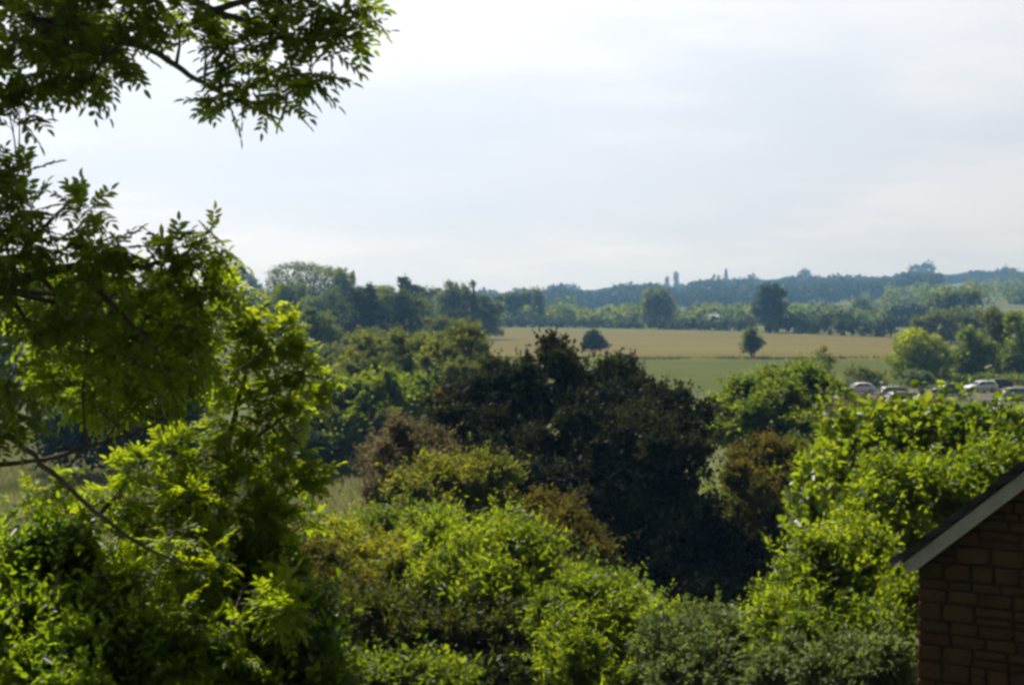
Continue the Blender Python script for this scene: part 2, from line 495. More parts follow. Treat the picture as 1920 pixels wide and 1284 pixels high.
sheet('crop_field', [gp(600, 672), gp(1760, 672), gp(1720, 630), gp(840, 617)],
      field_mat('ripe_crop', (.100, .072, .021), (.130, .104, .027), (.155, .145, .034), .012, .04), .05)
sheet('margin_shadow_line', [gp(600, 677), gp(1760, 677), gp(1760, 672.3), gp(600, 672.3)],
      field_mat('rough_margin_shadow', (.07, .065, .02), (.11, .10, .03), (.13, .12, .04), .05, .2), .05)  # rough margin strip, also painting in the shadow line along the field
sheet('pasture', [gp(560, 735), gp(1760, 735), gp(1760, 677.4), gp(600, 677.4)],
      field_mat('pasture_grass', (.052, .070, .007), (.066, .085, .008), (.088, .098, .013), .03, .12), .05)
sheet('car_park', [gp(1540, 752), gp(2080, 752), gp(2080, 729), gp(1540, 725)],
      field_mat('gravel', (.08, .075, .065), (.11, .10, .085), (.14, .13, .11), .6, .6), .06)
for nm, cs, col in (
    ('hill_pasture', [(1000 * .29, 1000), (1000 * .42, 1000), (1330 * .44, 1330), (1330 * .30, 1330)], ((.10, .14, .05), (.13, .17, .06), (.15, .19, .07))),
    ('hill_meadow', [(1420 * .285, 1420), (1420 * .45, 1420), (1850 * .45, 1850), (1850 * .29, 1850)], ((.10, .13, .05), (.12, .15, .06), (.14, .16, .07)))):
    sheet(nm, cs, field_mat(nm + '_grass', *col, .01, .02), .3)

# ================================================================== FAR TREES, WOODS, HEDGES
def tree_px(name, label, lobes, d, mat, L, cat='tree', group=None, **kw):
    kw.setdefault('kind', 'quad'); kw.setdefault('clump', L * 1.6); kw.setdefault('cov', 1.7); kw.setdefault('fill', .35)
    kw.setdefault('cap', 16000); kw.setdefault('ccov', 1.6); kw.setdefault('knobs', 5); kw.setdefault('scat', 0)
    return bush(name, label, cat, lobes, d, mat, L, L * .75, trunk='trunk', fol='crown', group=group, **kw)

def wood_mass(name, label, cat, n, urange, yrange, hrange, mat, q, size, seed, skip=None):
    rng = np.random.default_rng(seed)
    u = rng.uniform(*urange, n); y = rng.uniform(*yrange, n); x = u * y
    if skip is not None:
        k = ~skip(u, y); u, y, x = u[k], y[k], x[k]; n = len(u)
    g = ground(x, y); h = rng.uniform(*hrange, n) * (1 + .4 * (rng.random(n) > .95)) * (1 + .2 * np.sin(u * 71) * np.sin(u * 29 + 1) + .13 * np.sin(u * 163 + 2 * np.sin(u * 37)))
    r = h * rng.uniform(.34, .55, n)
    uu = rsphere(rng, n * q); uu[:, 2] = np.where(uu[:, 2] < -.4, -uu[:, 2], uu[:, 2])
    C = np.stack([x, y, g + h * .55], 1)
    R = np.stack([r, r, h * .5], 1)
    pos = np.repeat(C, q, 0) + uu * np.repeat(R, q, 0) * rng.uniform(.75, 1.05, (n * q, 1))
    A = uu * .5 + rsphere(rng, n * q); Nn = uu + rsphere(rng, n * q) * .6
    S = size * rng.uniform(.6, 1.3, n * q)
    V, Q = leaves_mesh(pos, A, Nn, S, S * .8, 'quad')
    return tag(mesh_np(name, V, Q, LM[mat]), label, cat, kind='stuff')

# ridge wood, valley scrub
wood_mass('ridge_woodland', 'blue hazy wood covering the far ridge below the skyline', 'woodland', 6500, (-.42, .30), (1200, 2080), (8, 12.5), 'ridge', 40, 4.6, 7)
wood_mass('hilltop_woodland', 'hazy line of woodland along the hilltop at far right', 'woodland', 900, (.28, .47), (1880, 2080), (8, 12), 'ridge', 40, 4.2, 8)
wood_mass('valley_scrub', 'grey green scrub and trees across the valley beyond the crop field', 'woodland', 1100, (-.12, .30), (620, 880), (2.5, 8), 'wood', 60, 1.7, 9)
wood_mass('hillside_copse', 'scattered dark green trees on the slope at right', 'woodland', 110, (.24, .42), (760, 1250), (7, 12), 'wood', 110, 1.8, 10)

RID = 2040
def skyline(name, label, lobes, mat='ridge', d=RID, L=2.6, **kw):
    kw.setdefault('knobs', 2)
    return tree_px(name, label, lobes, d, mat, L, skirt=True, cap=2500, rag=.5, lift=.1, **kw)
skyline('poplar_tree', 'tall thin poplar on the far skyline, taller of the close pair', [(1268, 522, 5, 15), (1268, 536, 6, 12)], L=1.7, knobs=0, clump=1.5)
skyline('poplar_tree', 'shorter thin poplar on the far skyline, left of the taller one', [(1251, 528, 4, 12), (1251, 540, 6, 10)], L=1.7, knobs=0, clump=1.5)
skyline('tree', 'broad flat topped clump standing highest on the right skyline', [(1716, 512, 15, 15), (1738, 508, 14, 16), (1727, 516, 22, 14), (1727, 526, 22, 10)], knobs=6)
skyline('tree', 'rounded tree rising from the ridge right of the tower', [(1505, 518, 16, 13), (1505, 530, 20, 12)])
skyline('tree', 'small rounded tree on the hilltop at the far right edge', [(1886, 515, 12, 11), (1886, 524, 14, 9)])
skyline('tree', 'domed tree on the ridge close right of the thin tower', [(1402, 528, 12, 11), (1402, 538, 16, 10)])
skyline('tree', 'rounded tree on the low skyline left of the poplar pair', [(1165, 544, 16, 10), (1160, 552, 18, 10)])
skyline('tree', 'pointed tree on the low middle skyline above the field', [(1070, 544, 11, 9), (1070, 554, 14, 9)])
skyline('tree', 'domed tree crowning the ridge behind the thin tower', [(1362, 533, 22, 9), (1345, 540, 20, 10)])

# tower on the ridge
stone_far = simple_mat('pale_stone', (.22, .20, .17), (.30, .28, .24), .8, .9)
tp = P(1361, 545, 2000); tz = gz(tp[0], 2000)
tw = empty('tower', (tp[0], 2000, tz), 'slim pale tower with pointed top on the far ridge', 'tower')
top = P(1361, 501, 2000)[2] - tz
m = MB(); m.box(-2.6, 2.6, -2.6, 2.6, -1, top * .62); m.box(-2.9, 2.9, -2.9, 2.9, top * .62, top * .66); m.build('shaft', stone_far, tw)
m = MB(); m.box(-1.9, 1.9, -1.9, 1.9, top * .66, top * .80); m.build('belfry', stone_far, tw)
m = MB(); m.add([(-2.1, -2.1, top * .80), (2.1, -2.1, top * .80), (2.1, 2.1, top * .80), (-2.1, 2.1, top * .80), (0, 0, top)], [(3, 2, 1, 0), (0, 1, 4), (1, 2, 4), (2, 3, 4), (3, 0, 4)])
m.build('spire', simple_mat('slate_far', (.08, .08, .09), (.12, .12, .13), 1, .7), tw)

# hedges along the far edge of the crop field
def hedge(label, px0, py0, px1, py1, h, mat, seed, L=.9):
    rng = np.random.default_rng(seed)
    a = np.array(gp(px0, py0)); b = np.array(gp(px1, py1))
    n = max(4, int(np.linalg.norm(b - a) / 3.0))
    lobes = []
    for t in np.linspace(0, 1, n):
        q = a + (b - a) * t + rng.normal(size=2) * .5
        hh = h * rng.uniform(.65, 1.25)
        lobes.append([q[0], q[1], hh * .5, 2.4, 2.0, hh * .55])
    c = (a + b) / 2
    root = empty('hedge', (c[0], c[1], 0), label, 'hedge', 'hedges along the far edge of the crop field')
    V, Q = crown_leaves(lobes, L, L * .75, rng, cov=1.6, clump=L * 1.3, kind='quad', fill=.5, cap=14000, under=-.9)
    mesh_np('foliage', V - np.array([c[0], c[1], 0]), Q, LM[mat], root)
    mb = MB()
    mb.tube([(l[0] - c[0], l[1] - c[1], .05) for l in lobes], [.07] * len(lobes), 5)
    for l in lobes[::2]:
        mb.tube([(l[0] - c[0], l[1] - c[1], 0), (l[0] - c[0] + .2, l[1] - c[1], l[5]), (l[0] - c[0], l[1] - c[1] + .2, l[5] * 1.6)], [.09, .06, .03], 5)
    mb.build('stems', BARKDK, root)
hedge('dark hedge at the left end of the far edge of the tan field', 870, 613, 1030, 614, 3.6, 'wooddk', 31)
hedge('dark hedge on the field edge behind the squat lone tree', 1040, 614, 1200, 616, 3.4, 'wooddk', 32)
hedge('long dark hedge below the small white shed', 1225, 617, 1410, 621, 4.2, 'wooddk', 33)
hedge('thick dark hedge right of the big dark field tree', 1440, 622, 1530, 626, 6.0, 'wooddk', 34)
hedge('dark bushy hedge at the right end of the tan field', 1555, 628, 1668, 632, 5.2, 'wooddk', 35)

# white shed by the hedge
q = P(1338, 605, 590)
sh = empty('shed', (q[0], 590, 0), 'small white shed half hidden behind the far field hedge', 'shed', rz=.25)
wp = simple_mat('white_paint', (.70, .70, .68), (.80, .80, .78), 2, .6)
m = MB(); m.box(-2.0, 2.0, -1.5, 1.5, -.1, 4.6); m.build('wall', wp, sh)
m = MB(); m.add([(-2.3, -1.8, 4.5), (2.3, -1.8, 4.5), (2.3, 0, 5.6), (-2.3, 0, 5.6), (-2.3, 1.8, 4.5), (2.3, 1.8, 4.5), (-2.3, 0, 4.65), (2.3, 0, 4.65)],
    [(0, 1, 2, 3), (3, 2, 5, 4), (0, 3, 4), (1, 5, 2)]); m.build('roof', simple_mat('shed_roof', (.35, .36, .38), (.45, .46, .48), 2, .6), sh)
m = MB(); m.box(-.5, .5, -1.56, -1.505, 0, 2.1); m.build('door', simple_mat('grey_door', (.2, .2, .2), (.26, .26, .26), 2, .6), sh)

# trees behind the far hedge
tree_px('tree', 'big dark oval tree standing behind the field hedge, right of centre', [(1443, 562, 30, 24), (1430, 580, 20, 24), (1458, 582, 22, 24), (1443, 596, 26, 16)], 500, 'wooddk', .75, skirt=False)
tree_px('tree', 'round pale green tree behind the field hedge, left of the white shed', [(1235, 560, 24, 20), (1220, 582, 20, 22), (1250, 580, 22, 24)], 600, 'woodlt', .9)
for i, (px, t, lab) in enumerate([(936, 556, 'leftmost of the dark upright poplars behind the field'), (953, 552, 'second of the dark upright poplars from the left'), (970, 554, 'third of the dark upright poplars from the left'),
                                  (988, 551, 'fourth of the dark upright poplars from the left'), (1008, 547, 'rightmost and tallest of the dark upright poplars behind the field')]):
    tree_px('poplar_tree', lab, [(px, t + 12, 8, 13), (px, t + 32, 11, 20), (px, t + 48, 10, 12)], 640, 'wood', .9, group='row of upright poplars behind the crop field', cap=5000)
tree_px('tree', 'low dark green tree on the slope right of the tan field', [(1610, 580, 24, 18), (1630, 590, 22, 14)], 720, 'wood', 1.0)
tree_px('tree', 'dark spreading tree on the slope above the yellow bush', [(1690, 592, 26, 15), (1720, 585, 24, 14), (1705, 600, 30, 12)], 600, 'wooddk', .9)
tree_px('tree', 'large dark domed tree on the slope above the cars', [(1790, 562, 34, 20), (1820, 566, 26, 20), (1770, 572, 28, 18)], 560, 'wood', .9)
tree_px('tree', 'dark bush on the hill pasture at the right edge of view', [(1912, 552, 22, 12), (1930, 555, 22, 14)], 900, 'wood', 1.2)
tree_px('tree', 'rounded grey green tree behind the yellow bush', [(1775, 600, 50, 20), (1740, 606, 30, 14), (1830, 606, 40, 18)], 380, 'woodlt', .6)

# left grove
G = 'trees of the grove on the left'
def grove(label, lobes, d, mat, L=.6, **kw):
    L *= .72; kw.setdefault('rag', .55); kw.setdefault('cap', 26000); kw.setdefault('lift', .15)
    return tree_px('tree', label, lobes, d, mat, L, group=G, **kw)
grove('pale hazy round tree at the left end of the grove skyline', [(452, 522, 26, 22), (440, 545, 30, 25), (470, 550, 26, 22)], 620, 'woodlt', .9)
grove('broad olive dome, largest crown on the left skyline', [(540, 520, 46, 26), (590, 515, 60, 22), (630, 530, 40, 26), (520, 545, 36, 30), (590, 545, 60, 30)], 440, 'woodlt', .7)
grove('dark rounded crown on the right shoulder of the olive dome', [(648, 532, 26, 26), (640, 556, 34, 24)], 420, 'wood')
grove('blue green round tree below the olive dome', [(545, 550, 36, 26), (560, 575, 46, 28), (525, 580, 30, 24)], 360, 'wood')
grove('broad green tree in the middle of the grove below the dark crown', [(620, 575, 50, 30), (660, 590, 44, 30), (600, 605, 44, 26)], 330, 'wood')
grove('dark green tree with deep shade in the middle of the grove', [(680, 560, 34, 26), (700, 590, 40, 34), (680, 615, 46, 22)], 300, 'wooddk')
grove('light topped green tree at the right side of the grove', [(750, 565, 40, 20), (775, 580, 30, 26), (740, 590, 44, 28), (765, 605, 36, 20)], 310, 'wood')
grove('small dark round crown poking above the grove skyline', [(755, 533, 13, 11), (770, 545, 22, 11)], 420, 'wooddk')
grove('flat topped tree between the small dark crown and the conifer', [(715, 550, 34, 14), (800, 552, 26, 14)], 430, 'wood')
grove('rounded grey green tree at the right end of the grove', [(855, 545, 30, 20), (835, 565, 30, 26), (868, 570, 30, 26), (850, 595, 40, 22)], 400, 'wood')
grove('narrow pointed conifer beside the rounded grey green tree', [(887, 532, 3.5, 8), (887, 545, 6, 12), (889, 570, 9, 20)], 400, 'wood', knobs=0)
grove('small dark green tree beside the left end of the field hedge', [(905, 570, 24, 20), (925, 585, 22, 20), (900, 595, 26, 18)], 420, 'wood')
grove('dark domed tree at the front of the grove', [(585, 605, 44, 26), (565, 625, 40, 26), (610, 632, 36, 24)], 230, 'wood', .45)
grove('grey green low tree in front of the grey end tree', [(820, 610, 30, 16), (850, 618, 36, 16)], 260, 'woodlt', .45)

# lone field trees
def lone(label, lobes, d, mat, base):
    return tree_px('field_tree', label, lobes, d, mat, .32, cat='tree', group='lone trees in the crop field', skirt=False, cov=2.0, r0=.16, base_px=base)
lone('squat dark lone tree in the tan field, left of the pair', [(1112, 634, 19, 14), (1101, 646, 15, 13), (1125, 646, 16, 13), (1113, 652, 20, 10)], 300, 'wooddk', 1113)
lone('rounder lone tree with short trunk in the tan field, right of the pair', [(1410, 633, 18, 14), (1399, 646, 15, 14), (1421, 647, 15, 15), (1410, 656, 18, 10)], 285, 'wood', 1410)

# right side trees by the car park
tree_px('bush', 'round golden green bush behind the parked cars', [(1726, 652, 52, 36), (1700, 676, 38, 32), (1757, 680, 38, 36), (1726, 690, 50, 30)], 205, 'gold', .22, cat='bush', cap=45000, cov=2.4, rag=.4, lift=.1, knobs=8)
tree_px('bush', 'small grey green bush at the foot of the golden bush', [(1712, 705, 24, 13), (1735, 710, 18, 10)], 192, 'grey', .2, cat='bush')
tree_px('tree', 'grey green round tree between golden bush and right edge', [(1820, 640, 32, 28), (1835, 670, 36, 32), (1805, 680, 30, 28)], 215, 'green', .28, cap=22000)
tree_px('tree', 'tall loose green tree behind the parked cars at right', [(1868, 600, 24, 28), (1880, 640, 30, 36), (1862, 670, 26, 30)], 225, 'woodlt', .3, cap=22000)
tree_px('tree', 'bright green tree cut by the right edge above the cars', [(1915, 615, 34, 32), (1930, 655, 40, 36), (1905, 680, 30, 24)], 210, 'green', .3, cap=22000)
tree_px('bush', 'thin sparse brownish sapling in front of the crop field', [(1543, 665, 16, 13), (1535, 682, 18, 13), (1556, 680, 12, 12)], 175, 'olive', .2, cat='bush', cov=.8, ccov=1.0, fill=.1)
tree_px('hedge', 'low dark hedge behind the parked cars at right', [(1790, 712, 30, 9), (1835, 712, 34, 10), (1885, 712, 36, 10), (1925, 713, 30, 10)], 200, 'green', .22, cat='hedge')
tree_px('bush', 'low rough bush on the pasture right of the sapling', [(1610, 700, 26, 14), (1640, 706, 26, 10)], 185, 'meadow', .22, cat='bush', cov=1.2)

# ================================================================== PARKED CARS
def paint(name, c, rough=.35):
    return simple_mat(name, [k * .92 for k in c], c, 3, rough, 0, .5, 0, .7)
GLASS = simple_mat('car_glass', (.012, .014, .018), (.02, .022, .026), 3, .06, 0, .6, 0, .3)
TYRE = simple_mat('tyre', (.015, .015, .015), (.03, .03, .03), 20, .9)
RIM = simple_mat('alloy', (.45, .45, .46), (.55, .55, .56), 5, .35, 0, .5, .6)
LAMP = simple_mat('lamp_glass', (.6, .6, .58), (.75, .75, .72), 5, .1, 0, .6)
TAIL = simple_mat('tail_lamp', (.25, .01, .01), (.35, .02, .015), 5, .2, 0, .6)
DARKTRIM = simple_mat('dark_trim', (.02, .02, .02), (.035, .035, .035), 5, .6)

def car(label, px, py, d, rz, mat, style='hatch', name='car'):
    q = P(px, py, d)
    root = empty(name, (q[0], d, gz(q[0], d) + .07), label, 'car' if name == 'car' else 'van', None, rz)
    Lh = 2.1
    # body: lofted sections (x, half width, bottom, top)
    if style == 'van':
        secs = [(-2.2, .80, .42, 1.0), (-2.12, .88, .30, 1.12), (-1.4, .9, .24, 1.16), (0, .9, .24, 1.16), (1.2, .9, .24, 1.12), (1.9, .86, .26, .98), (2.2, .74, .40, .82)]
        cab = [(-2.1, .84, 1.12, 1.13), (-2.02, .80, 1.10, 1.92), (-1.0, .78, 1.1, 1.98), (.5, .78, 1.1, 1.95), (.95, .76, 1.1, 1.82), (1.6, .80, 1.08, 1.10)]
    elif style == 'estate':
        secs = [(-2.2, .78, .45, .86), (-2.1, .86, .30, .98), (-1.3, .88, .22, 1.0), (0, .88, .22, .98), (1.1, .88, .22, .95), (1.9, .84, .25, .82), (2.18, .70, .40, .66)]
        cab = [(-2.08, .78, .97, .99), (-1.75, .72, .96, 1.40), (-.9, .70, .96, 1.47), (.15, .70, .96, 1.45), (.5, .70, .96, 1.36), (1.2, .76, .94, .955)]
    else:
        secs = [(-1.95, .78, .45, .86), (-1.85, .85, .30, .98), (-1.2, .87, .22, 1.0), (0, .87, .22, .98), (1.0, .87, .22, .95), (1.75, .82, .25, .82), (2.0, .68, .40, .66)]
        cab = [(-1.83, .77, .97, .99), (-1.35, .71, .96, 1.38), (-.7, .69, .96, 1.46), (.15, .69, .96, 1.44), (.45, .69, .96, 1.35), (1.15, .75, .94, .955)]
    def loft(ss_, crown):
        mb = MB(); vs = []
        for x, w, b, t in ss_:
            h = t - b
            vs += [(x, -w * .9, b), (x, -w, b + h * .35), (x, -w * (.985 if not crown else .93), b + h * .72), (x, -w * (.9 if not crown else .78), t - h * .02), (x, 0, t + (.02 if h > .1 else 0)),
                   (x, w * (.9 if not crown else .78), t - h * .02), (x, w * (.985 if not crown else .93), b + h * .72), (x, w, b + h * .35), (x, w * .9, b)]
        fs = [(i * 9 + k, (i + 1) * 9 + k, (i + 1) * 9 + (k + 1) % 9, i * 9 + (k + 1) % 9) for i in range(len(ss_) - 1) for k in range(9)]
        fs += [tuple(range(9)), tuple(reversed(range((len(ss_) - 1) * 9, len(ss_) * 9)))]
        mb.add(vs, fs); return mb
    loft(secs, False).build('body', mat, root, True)
    loft(cab, True).build('roof', mat, root, True)
    # glass panels standing just proud of the cabin
    def side_pane(x0, x1, x2, x3, s):
        def y_at(x, f):
            for a, b in zip(cab, cab[1:]):
                if a[0] <= x <= b[0]:
                    t = (x - a[0]) / (b[0] - a[0]); w = a[1] + (b[1] - a[1]) * t
                    bb = a[2] + (b[2] - a[2]) * t; tt = a[3] + (b[3] - a[3]) * t
                    return w, bb, tt
            return cab[0][1:]
        v = []
        for x, f in ((x0, .1), (x1, .1), (x2, .78), (x3, .78)):
            w, bb, tt = y_at(x, f)
            h = max(tt - bb, .3)
            v.append((x, s * (w * (1.0 if f < .5 else .92) + .012), .985 * bb + h * f + .02))
        return v
    zt = cab[2][3]
    xs = (cab[1][0], cab[4][0])
    for s in (-1, 1):
        for (a, b, c_, d_) in ((xs[0] + .1, -.42, -.46, xs[0] + .22), (-.34, cab[4][0] + .28, cab[4][0] - .12, -.36)):
            mb = MB(); v = side_pane(a, b, c_, d_, s); mb.add(v, [(0, 1, 2, 3) if s < 0 else (3, 2, 1, 0)]); mb.build('window', GLASS, root)
    x4, x5 = cab[4], cab[5]
    mb = MB(); mb.add([(x5[0] - .04, -x5[1] * .82, x5[3] + .045), (x5[0] - .04, x5[1] * .82, x5[3] + .045), (x4[0] + .09, x4[1] * .76, x4[3] - .015), (x4[0] + .09, -x4[1] * .76, x4[3] - .015)], [(0, 1, 2, 3)]); mb.build('windscreen', GLASS, root)
    x0, x1 = cab[0], cab[1]
    mb = MB(); mb.add([(x0[0] - .0 + .03, x0[1] * .8, x0[3] + .09), (x0[0] + .03, -x0[1] * .8, x0[3] + .09), (x1[0] - .04, -x1[1] * .74, x1[3] - .06), (x1[0] - .04, x1[1] * .74, x1[3] - .06)], [(0, 1, 2, 3)]); mb.build('rear_window', GLASS, root)
    for x in (-1.25, 1.3):
        for s in (-1, 1):
            mb = MB(); mb.tube([(x, s * .68, .31), (x, s * .885, .31)], [.31, .31], 20); w = mb.build('wheel', TYRE, root, False)
            mb = MB(); mb.tube([(x, s * .8, .31), (x, s * .893, .31)], [.2, .19], 14); mb.build('rim', RIM, w, False)
    fx, rx_ = secs[-1][0], secs[0][0]
    for s in (-1, 1):
        mb = MB(); mb.box(fx - .2, fx - .04, s * .62 - .12, s * .62 + .12, .60, .72); mb.build('headlight', LAMP, root)
        mb = MB(); mb.box(rx_ - .02, rx_ + .1, s * .66 - .1, s * .66 + .1, .68, .88); mb.build('tail_light', TAIL, root)
        mb = MB(); mb.box(.62, .78, s * .98 - .1, s * .98 + .1, .95, 1.07); mb.build('mirror', DARKTRIM, root)
    mb = MB(); mb.box(fx - .06, fx + .03, -.62, .62, .3, .46); mb.build('bumper', DARKTRIM, root)
    mb = MB(); mb.box(rx_ - .05, rx_ + .06, -.66, .66, .34, .52); mb.build('bumper', DARKTRIM, root)
    return root

car('white hatchback at the left end of the parked row', 1610, 740, 178, rad(190), paint('white_car_paint', (.75, .76, .75)))
car('silver pink estate car parked broadside beyond the bushes', 1682, 745, 170, rad(6), paint('silver_car_paint', (.30, .26, .26)), 'estate')
car('dark blue hatchback with bright roof beside the white estate car', 1778, 740, 176, rad(165), paint('navy_car_paint', (.018, .016, .035)))
car('white estate car with sunlit roof beside the dark blue hatchback', 1838, 742, 182, rad(200), paint('white_van_paint', (.78, .78, .74)), 'estate')
car('dull pink hatchback parked in front of the silver pink estate', 1692, 760, 161, rad(12), paint('pink_car_paint', (.26, .19, .19)))
car('black hatchback parked nearest the dark hedge at right', 1868, 736, 186, rad(176), paint('black_car_paint', (.012, .012, .013)))
car('grey estate car cut by the right edge of the view', 1912, 752, 168, rad(4), paint('grey_car_paint', (.30, .29, .29)), 'estate')

# ================================================================== MID-DISTANCE BUSHES
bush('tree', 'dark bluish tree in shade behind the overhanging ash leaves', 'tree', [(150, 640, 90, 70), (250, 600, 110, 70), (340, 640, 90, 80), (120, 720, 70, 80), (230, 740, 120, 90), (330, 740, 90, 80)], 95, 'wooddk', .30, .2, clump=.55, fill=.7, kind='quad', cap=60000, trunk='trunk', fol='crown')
bush('tree', 'pale grey green tree glimpsed at the left edge below the ash', 'tree', [(10, 600, 50, 40), (-30, 640, 60, 60), (30, 650, 50, 40)], 170, 'woodlt', .35, .25, clump=.6, kind='quad', cap=15000, trunk='trunk', fol='crown')
bush('bush', 'grey olive willow bush in the meadow left of the dark thicket', 'bush', [(720, 668, 60, 36), (660, 690, 50, 34), (780, 700, 50, 36), (720, 710, 70, 34)], 130, 'meadow', .26, .13, clump=.5, cap=40000)
bush('bush', 'tall loose olive willow bush at the near corner of the crop field', 'bush', [(860, 640, 46, 28), (820, 665, 46, 34), (885, 670, 40, 36), (850, 700, 60, 36)], 120, 'meadow', .26, .13, clump=.5, cap=40000, shoots=.25, shoot_len=1.0)
bush('bush', 'green willow bush between the grove and the meadow', 'bush', [(690, 648, 46, 20), (760, 645, 50, 20), (630, 668, 30, 22)], 170, 'woodlt', .32, .18, clump=.6, kind='quad', cap=20000)
bush('bush', 'rounded green bush with deep shade under it by the meadow grass', 'bush', [(700, 735, 60, 44), (650, 760, 60, 50), (760, 745, 50, 44), (690, 800, 90, 60), (640, 830, 50, 44), (750, 810, 50, 60)], 98, 'green', .26, .16, clump=.55, cap=60000)
bush('bush', 'green bush left of the rounded green bush, behind the young ash', 'bush', [(590, 790, 50, 50), (560, 830, 60, 50)], 96, 'wooddk', .26, .16, clump=.55, cap=20000)

# the big dark thicket
bush('thicket', 'tallest dark thicket with spiky top in the middle of view', 'bush', [(1010, 700, 70, 54), (930, 725, 80, 60), (870, 770, 80, 66), (1050, 760, 70, 70), (960, 800, 110, 80), (1060, 840, 100, 90), (900, 850, 90, 70), (830, 810, 50, 50), (1000, 920, 120, 90)], 50, 'dark', .17, .10, fill=.6, clump=.34, cap=150000, shoots=1.2, shoot_len=.75, ccov=1.2)
bush('thicket', 'narrow upright dark bush with ragged top right of the tall thicket', 'bush', [(1163, 716, 32, 34), (1145, 750, 40, 42), (1182, 752, 38, 46), (1160, 795, 55, 60)], 54, 'dark', .17, .10, fill=.6, clump=.34, cap=50000, shoots=1.2, shoot_len=.75)
bush('thicket', 'russet tinged dark bush at the right side of the tall thicket', 'bush', [(1250, 770, 64, 46), (1200, 810, 60, 60), (1290, 810, 50, 60), (1250, 860, 90, 80), (1190, 880, 80, 80)], 50, 'russet', .16, .10, fill=.6, clump=.34, cap=80000, shoots=1.0, shoot_len=.6)
bush('thicket', 'blackish bush, deep shade painted into its leaves, in front of the tall thicket', 'bush', [(1110, 930, 80, 80), (1200, 960, 100, 100), (1290, 990, 90, 100), (1230, 1075, 110, 90), (1365, 1060, 84, 90), (1120, 1020, 80, 80), (1330, 1120, 90, 60)], 45, 'black', .17, .10, fill=.6, clump=.34, cap=90000)
bush('bush', 'grey green edged bush at the right side of the black shade', 'bush', [(1385, 965, 40, 40), (1430, 1010, 34, 46)], 46, 'green', .15, .09, clump=.32, cap=40000)
bush('bush', 'rounded rusty brown bush standing alone right of the black shade', 'bush', [(1425, 852, 66, 40), (1395, 880, 44, 46), (1468, 890, 48, 50), (1435, 920, 60, 48)], 45, 'brown', .13, .07, clump=.26, cap=60000, shoots=1.0, shoot_len=.4)
bush('bush', 'leafy green bush in front of the pasture right of centre', 'bush', [(1480, 735, 70, 44), (1400, 760, 60, 50), (1540, 750, 56, 46), (1460, 800, 90, 60), (1550, 810, 50, 50), (1370, 800, 50, 50)], 68, 'green', .19, .12, clump=.42, cap=80000, shoots=.4, shoot_len=.6)
bush('bush', 'pinkish brown bush in front of the parked cars', 'bush', [(1650, 778, 56, 26), (1600, 788, 50, 32), (1700, 786, 40, 22), (1750, 790, 40, 22)], 62, 'dry', .16, .08, clump=.36, cap=30000)
bush('bush', 'green bush filling the gap behind the broad leaved shrub', 'bush', [(1575, 860, 50, 46), (1560, 905, 40, 44), (1630, 840, 54, 38)], 52, 'green', .17, .1, clump=.36, cap=40000)

# ================================================================== FOREGROUND BUSHES
bush('bush', 'rounded olive bush in front of the dark thicket with black underside', 'bush', [(850, 905, 80, 50), (790, 930, 56, 52), (915, 925, 52, 52), (850, 965, 100, 50)], 38, 'olive', .12, .06, clump=0.338, ccov=.8, cap=90000, shoots=1.2, shoot_len=.4)
bush('bush', 'dry greyish brown bush beside the meadow grass', 'bush', [(770, 850, 56, 44), (730, 890, 50, 50), (715, 930, 36, 40), (810, 860, 40, 36)], 41, 'dry', .14, .045, clump=0.324, ccov=.8, cap=60000, shoots=2.5, shoot_len=.5)
bush('bush', 'rusty dry bush on the slope in front of the black shade', 'bush', [(1030, 990, 52, 44), (1080, 1030, 46, 46), (1010, 1030, 46, 40), (1110, 1070, 40, 36)], 33, 'brown', .11, .045, clump=0.270, ccov=.8, cap=60000, shoots=3, shoot_len=.35)
bush('bush', 'low green bush running down the slope below the black shade', 'bush', [(1145, 1130, 60, 36), (1205, 1165, 50, 30), (1095, 1125, 50, 38), (1255, 1195, 40, 28)], 27, 'green', .09, .05, clump=0.270, ccov=.8, cap=70000, shoots=2, shoot_len=.3)
bush('bush', 'yellow green bush at the lower middle, left of the tall shoots', 'bush', [(650, 1050, 70, 50), (720, 1070, 70, 50), (640, 1110, 60, 60), (770, 1085, 70, 44), (700, 1120, 90, 50)], 25, 'yellow', .09, .042, clump=0.270, ccov=.8, cap=100000, shoots=2.5, shoot_len=.35)
bush('bush', 'light green bush of tall leafy shoots below the olive bush', 'bush', [(850, 1080, 70, 44), (920, 1060, 52, 42), (970, 1050, 44, 44), (900, 1110, 90, 44), (830, 1040, 44, 34)], 23, 'bright', .12, .045, clump=0.270, ccov=.8, cap=60000, shoots=5, shoot_len=.7)
bush('bush', 'tangled dark olive bush with shadowed hollows at lower middle', 'bush', [(740, 1190, 100, 56), (850, 1210, 90, 60), (930, 1200, 80, 60), (660, 1200, 70, 60), (800, 1270, 140, 50), (960, 1270, 90, 50)], 21, 'bramble', .08, .04, clump=0.230, ccov=.8, cap=110000, shoots=3, shoot_len=.3, fill=.15)
bush('bush', 'bright yellow green bush at the bottom, right of the dark hollows', 'bush', [(1080, 1150, 64, 46), (1140, 1180, 74, 60), (1200, 1210, 64, 60), (1060, 1220, 70, 60), (1160, 1270, 100, 60), (1240, 1260, 44, 44)], 19, 'bright', .08, .036, clump=0.216, ccov=.8, cap=110000, shoots=3, shoot_len=.28)
bush('bush', 'pale grey green bush at the bottom beside the bright yellow green one', 'bush', [(1310, 1215, 60, 40), (1365, 1225, 60, 44), (1290, 1260, 64, 54), (1380, 1275, 80, 40), (1255, 1215, 30, 30)], 18, 'grey', .075, .04, clump=0.216, ccov=.8, cap=80000, shoots=2, shoot_len=.25)
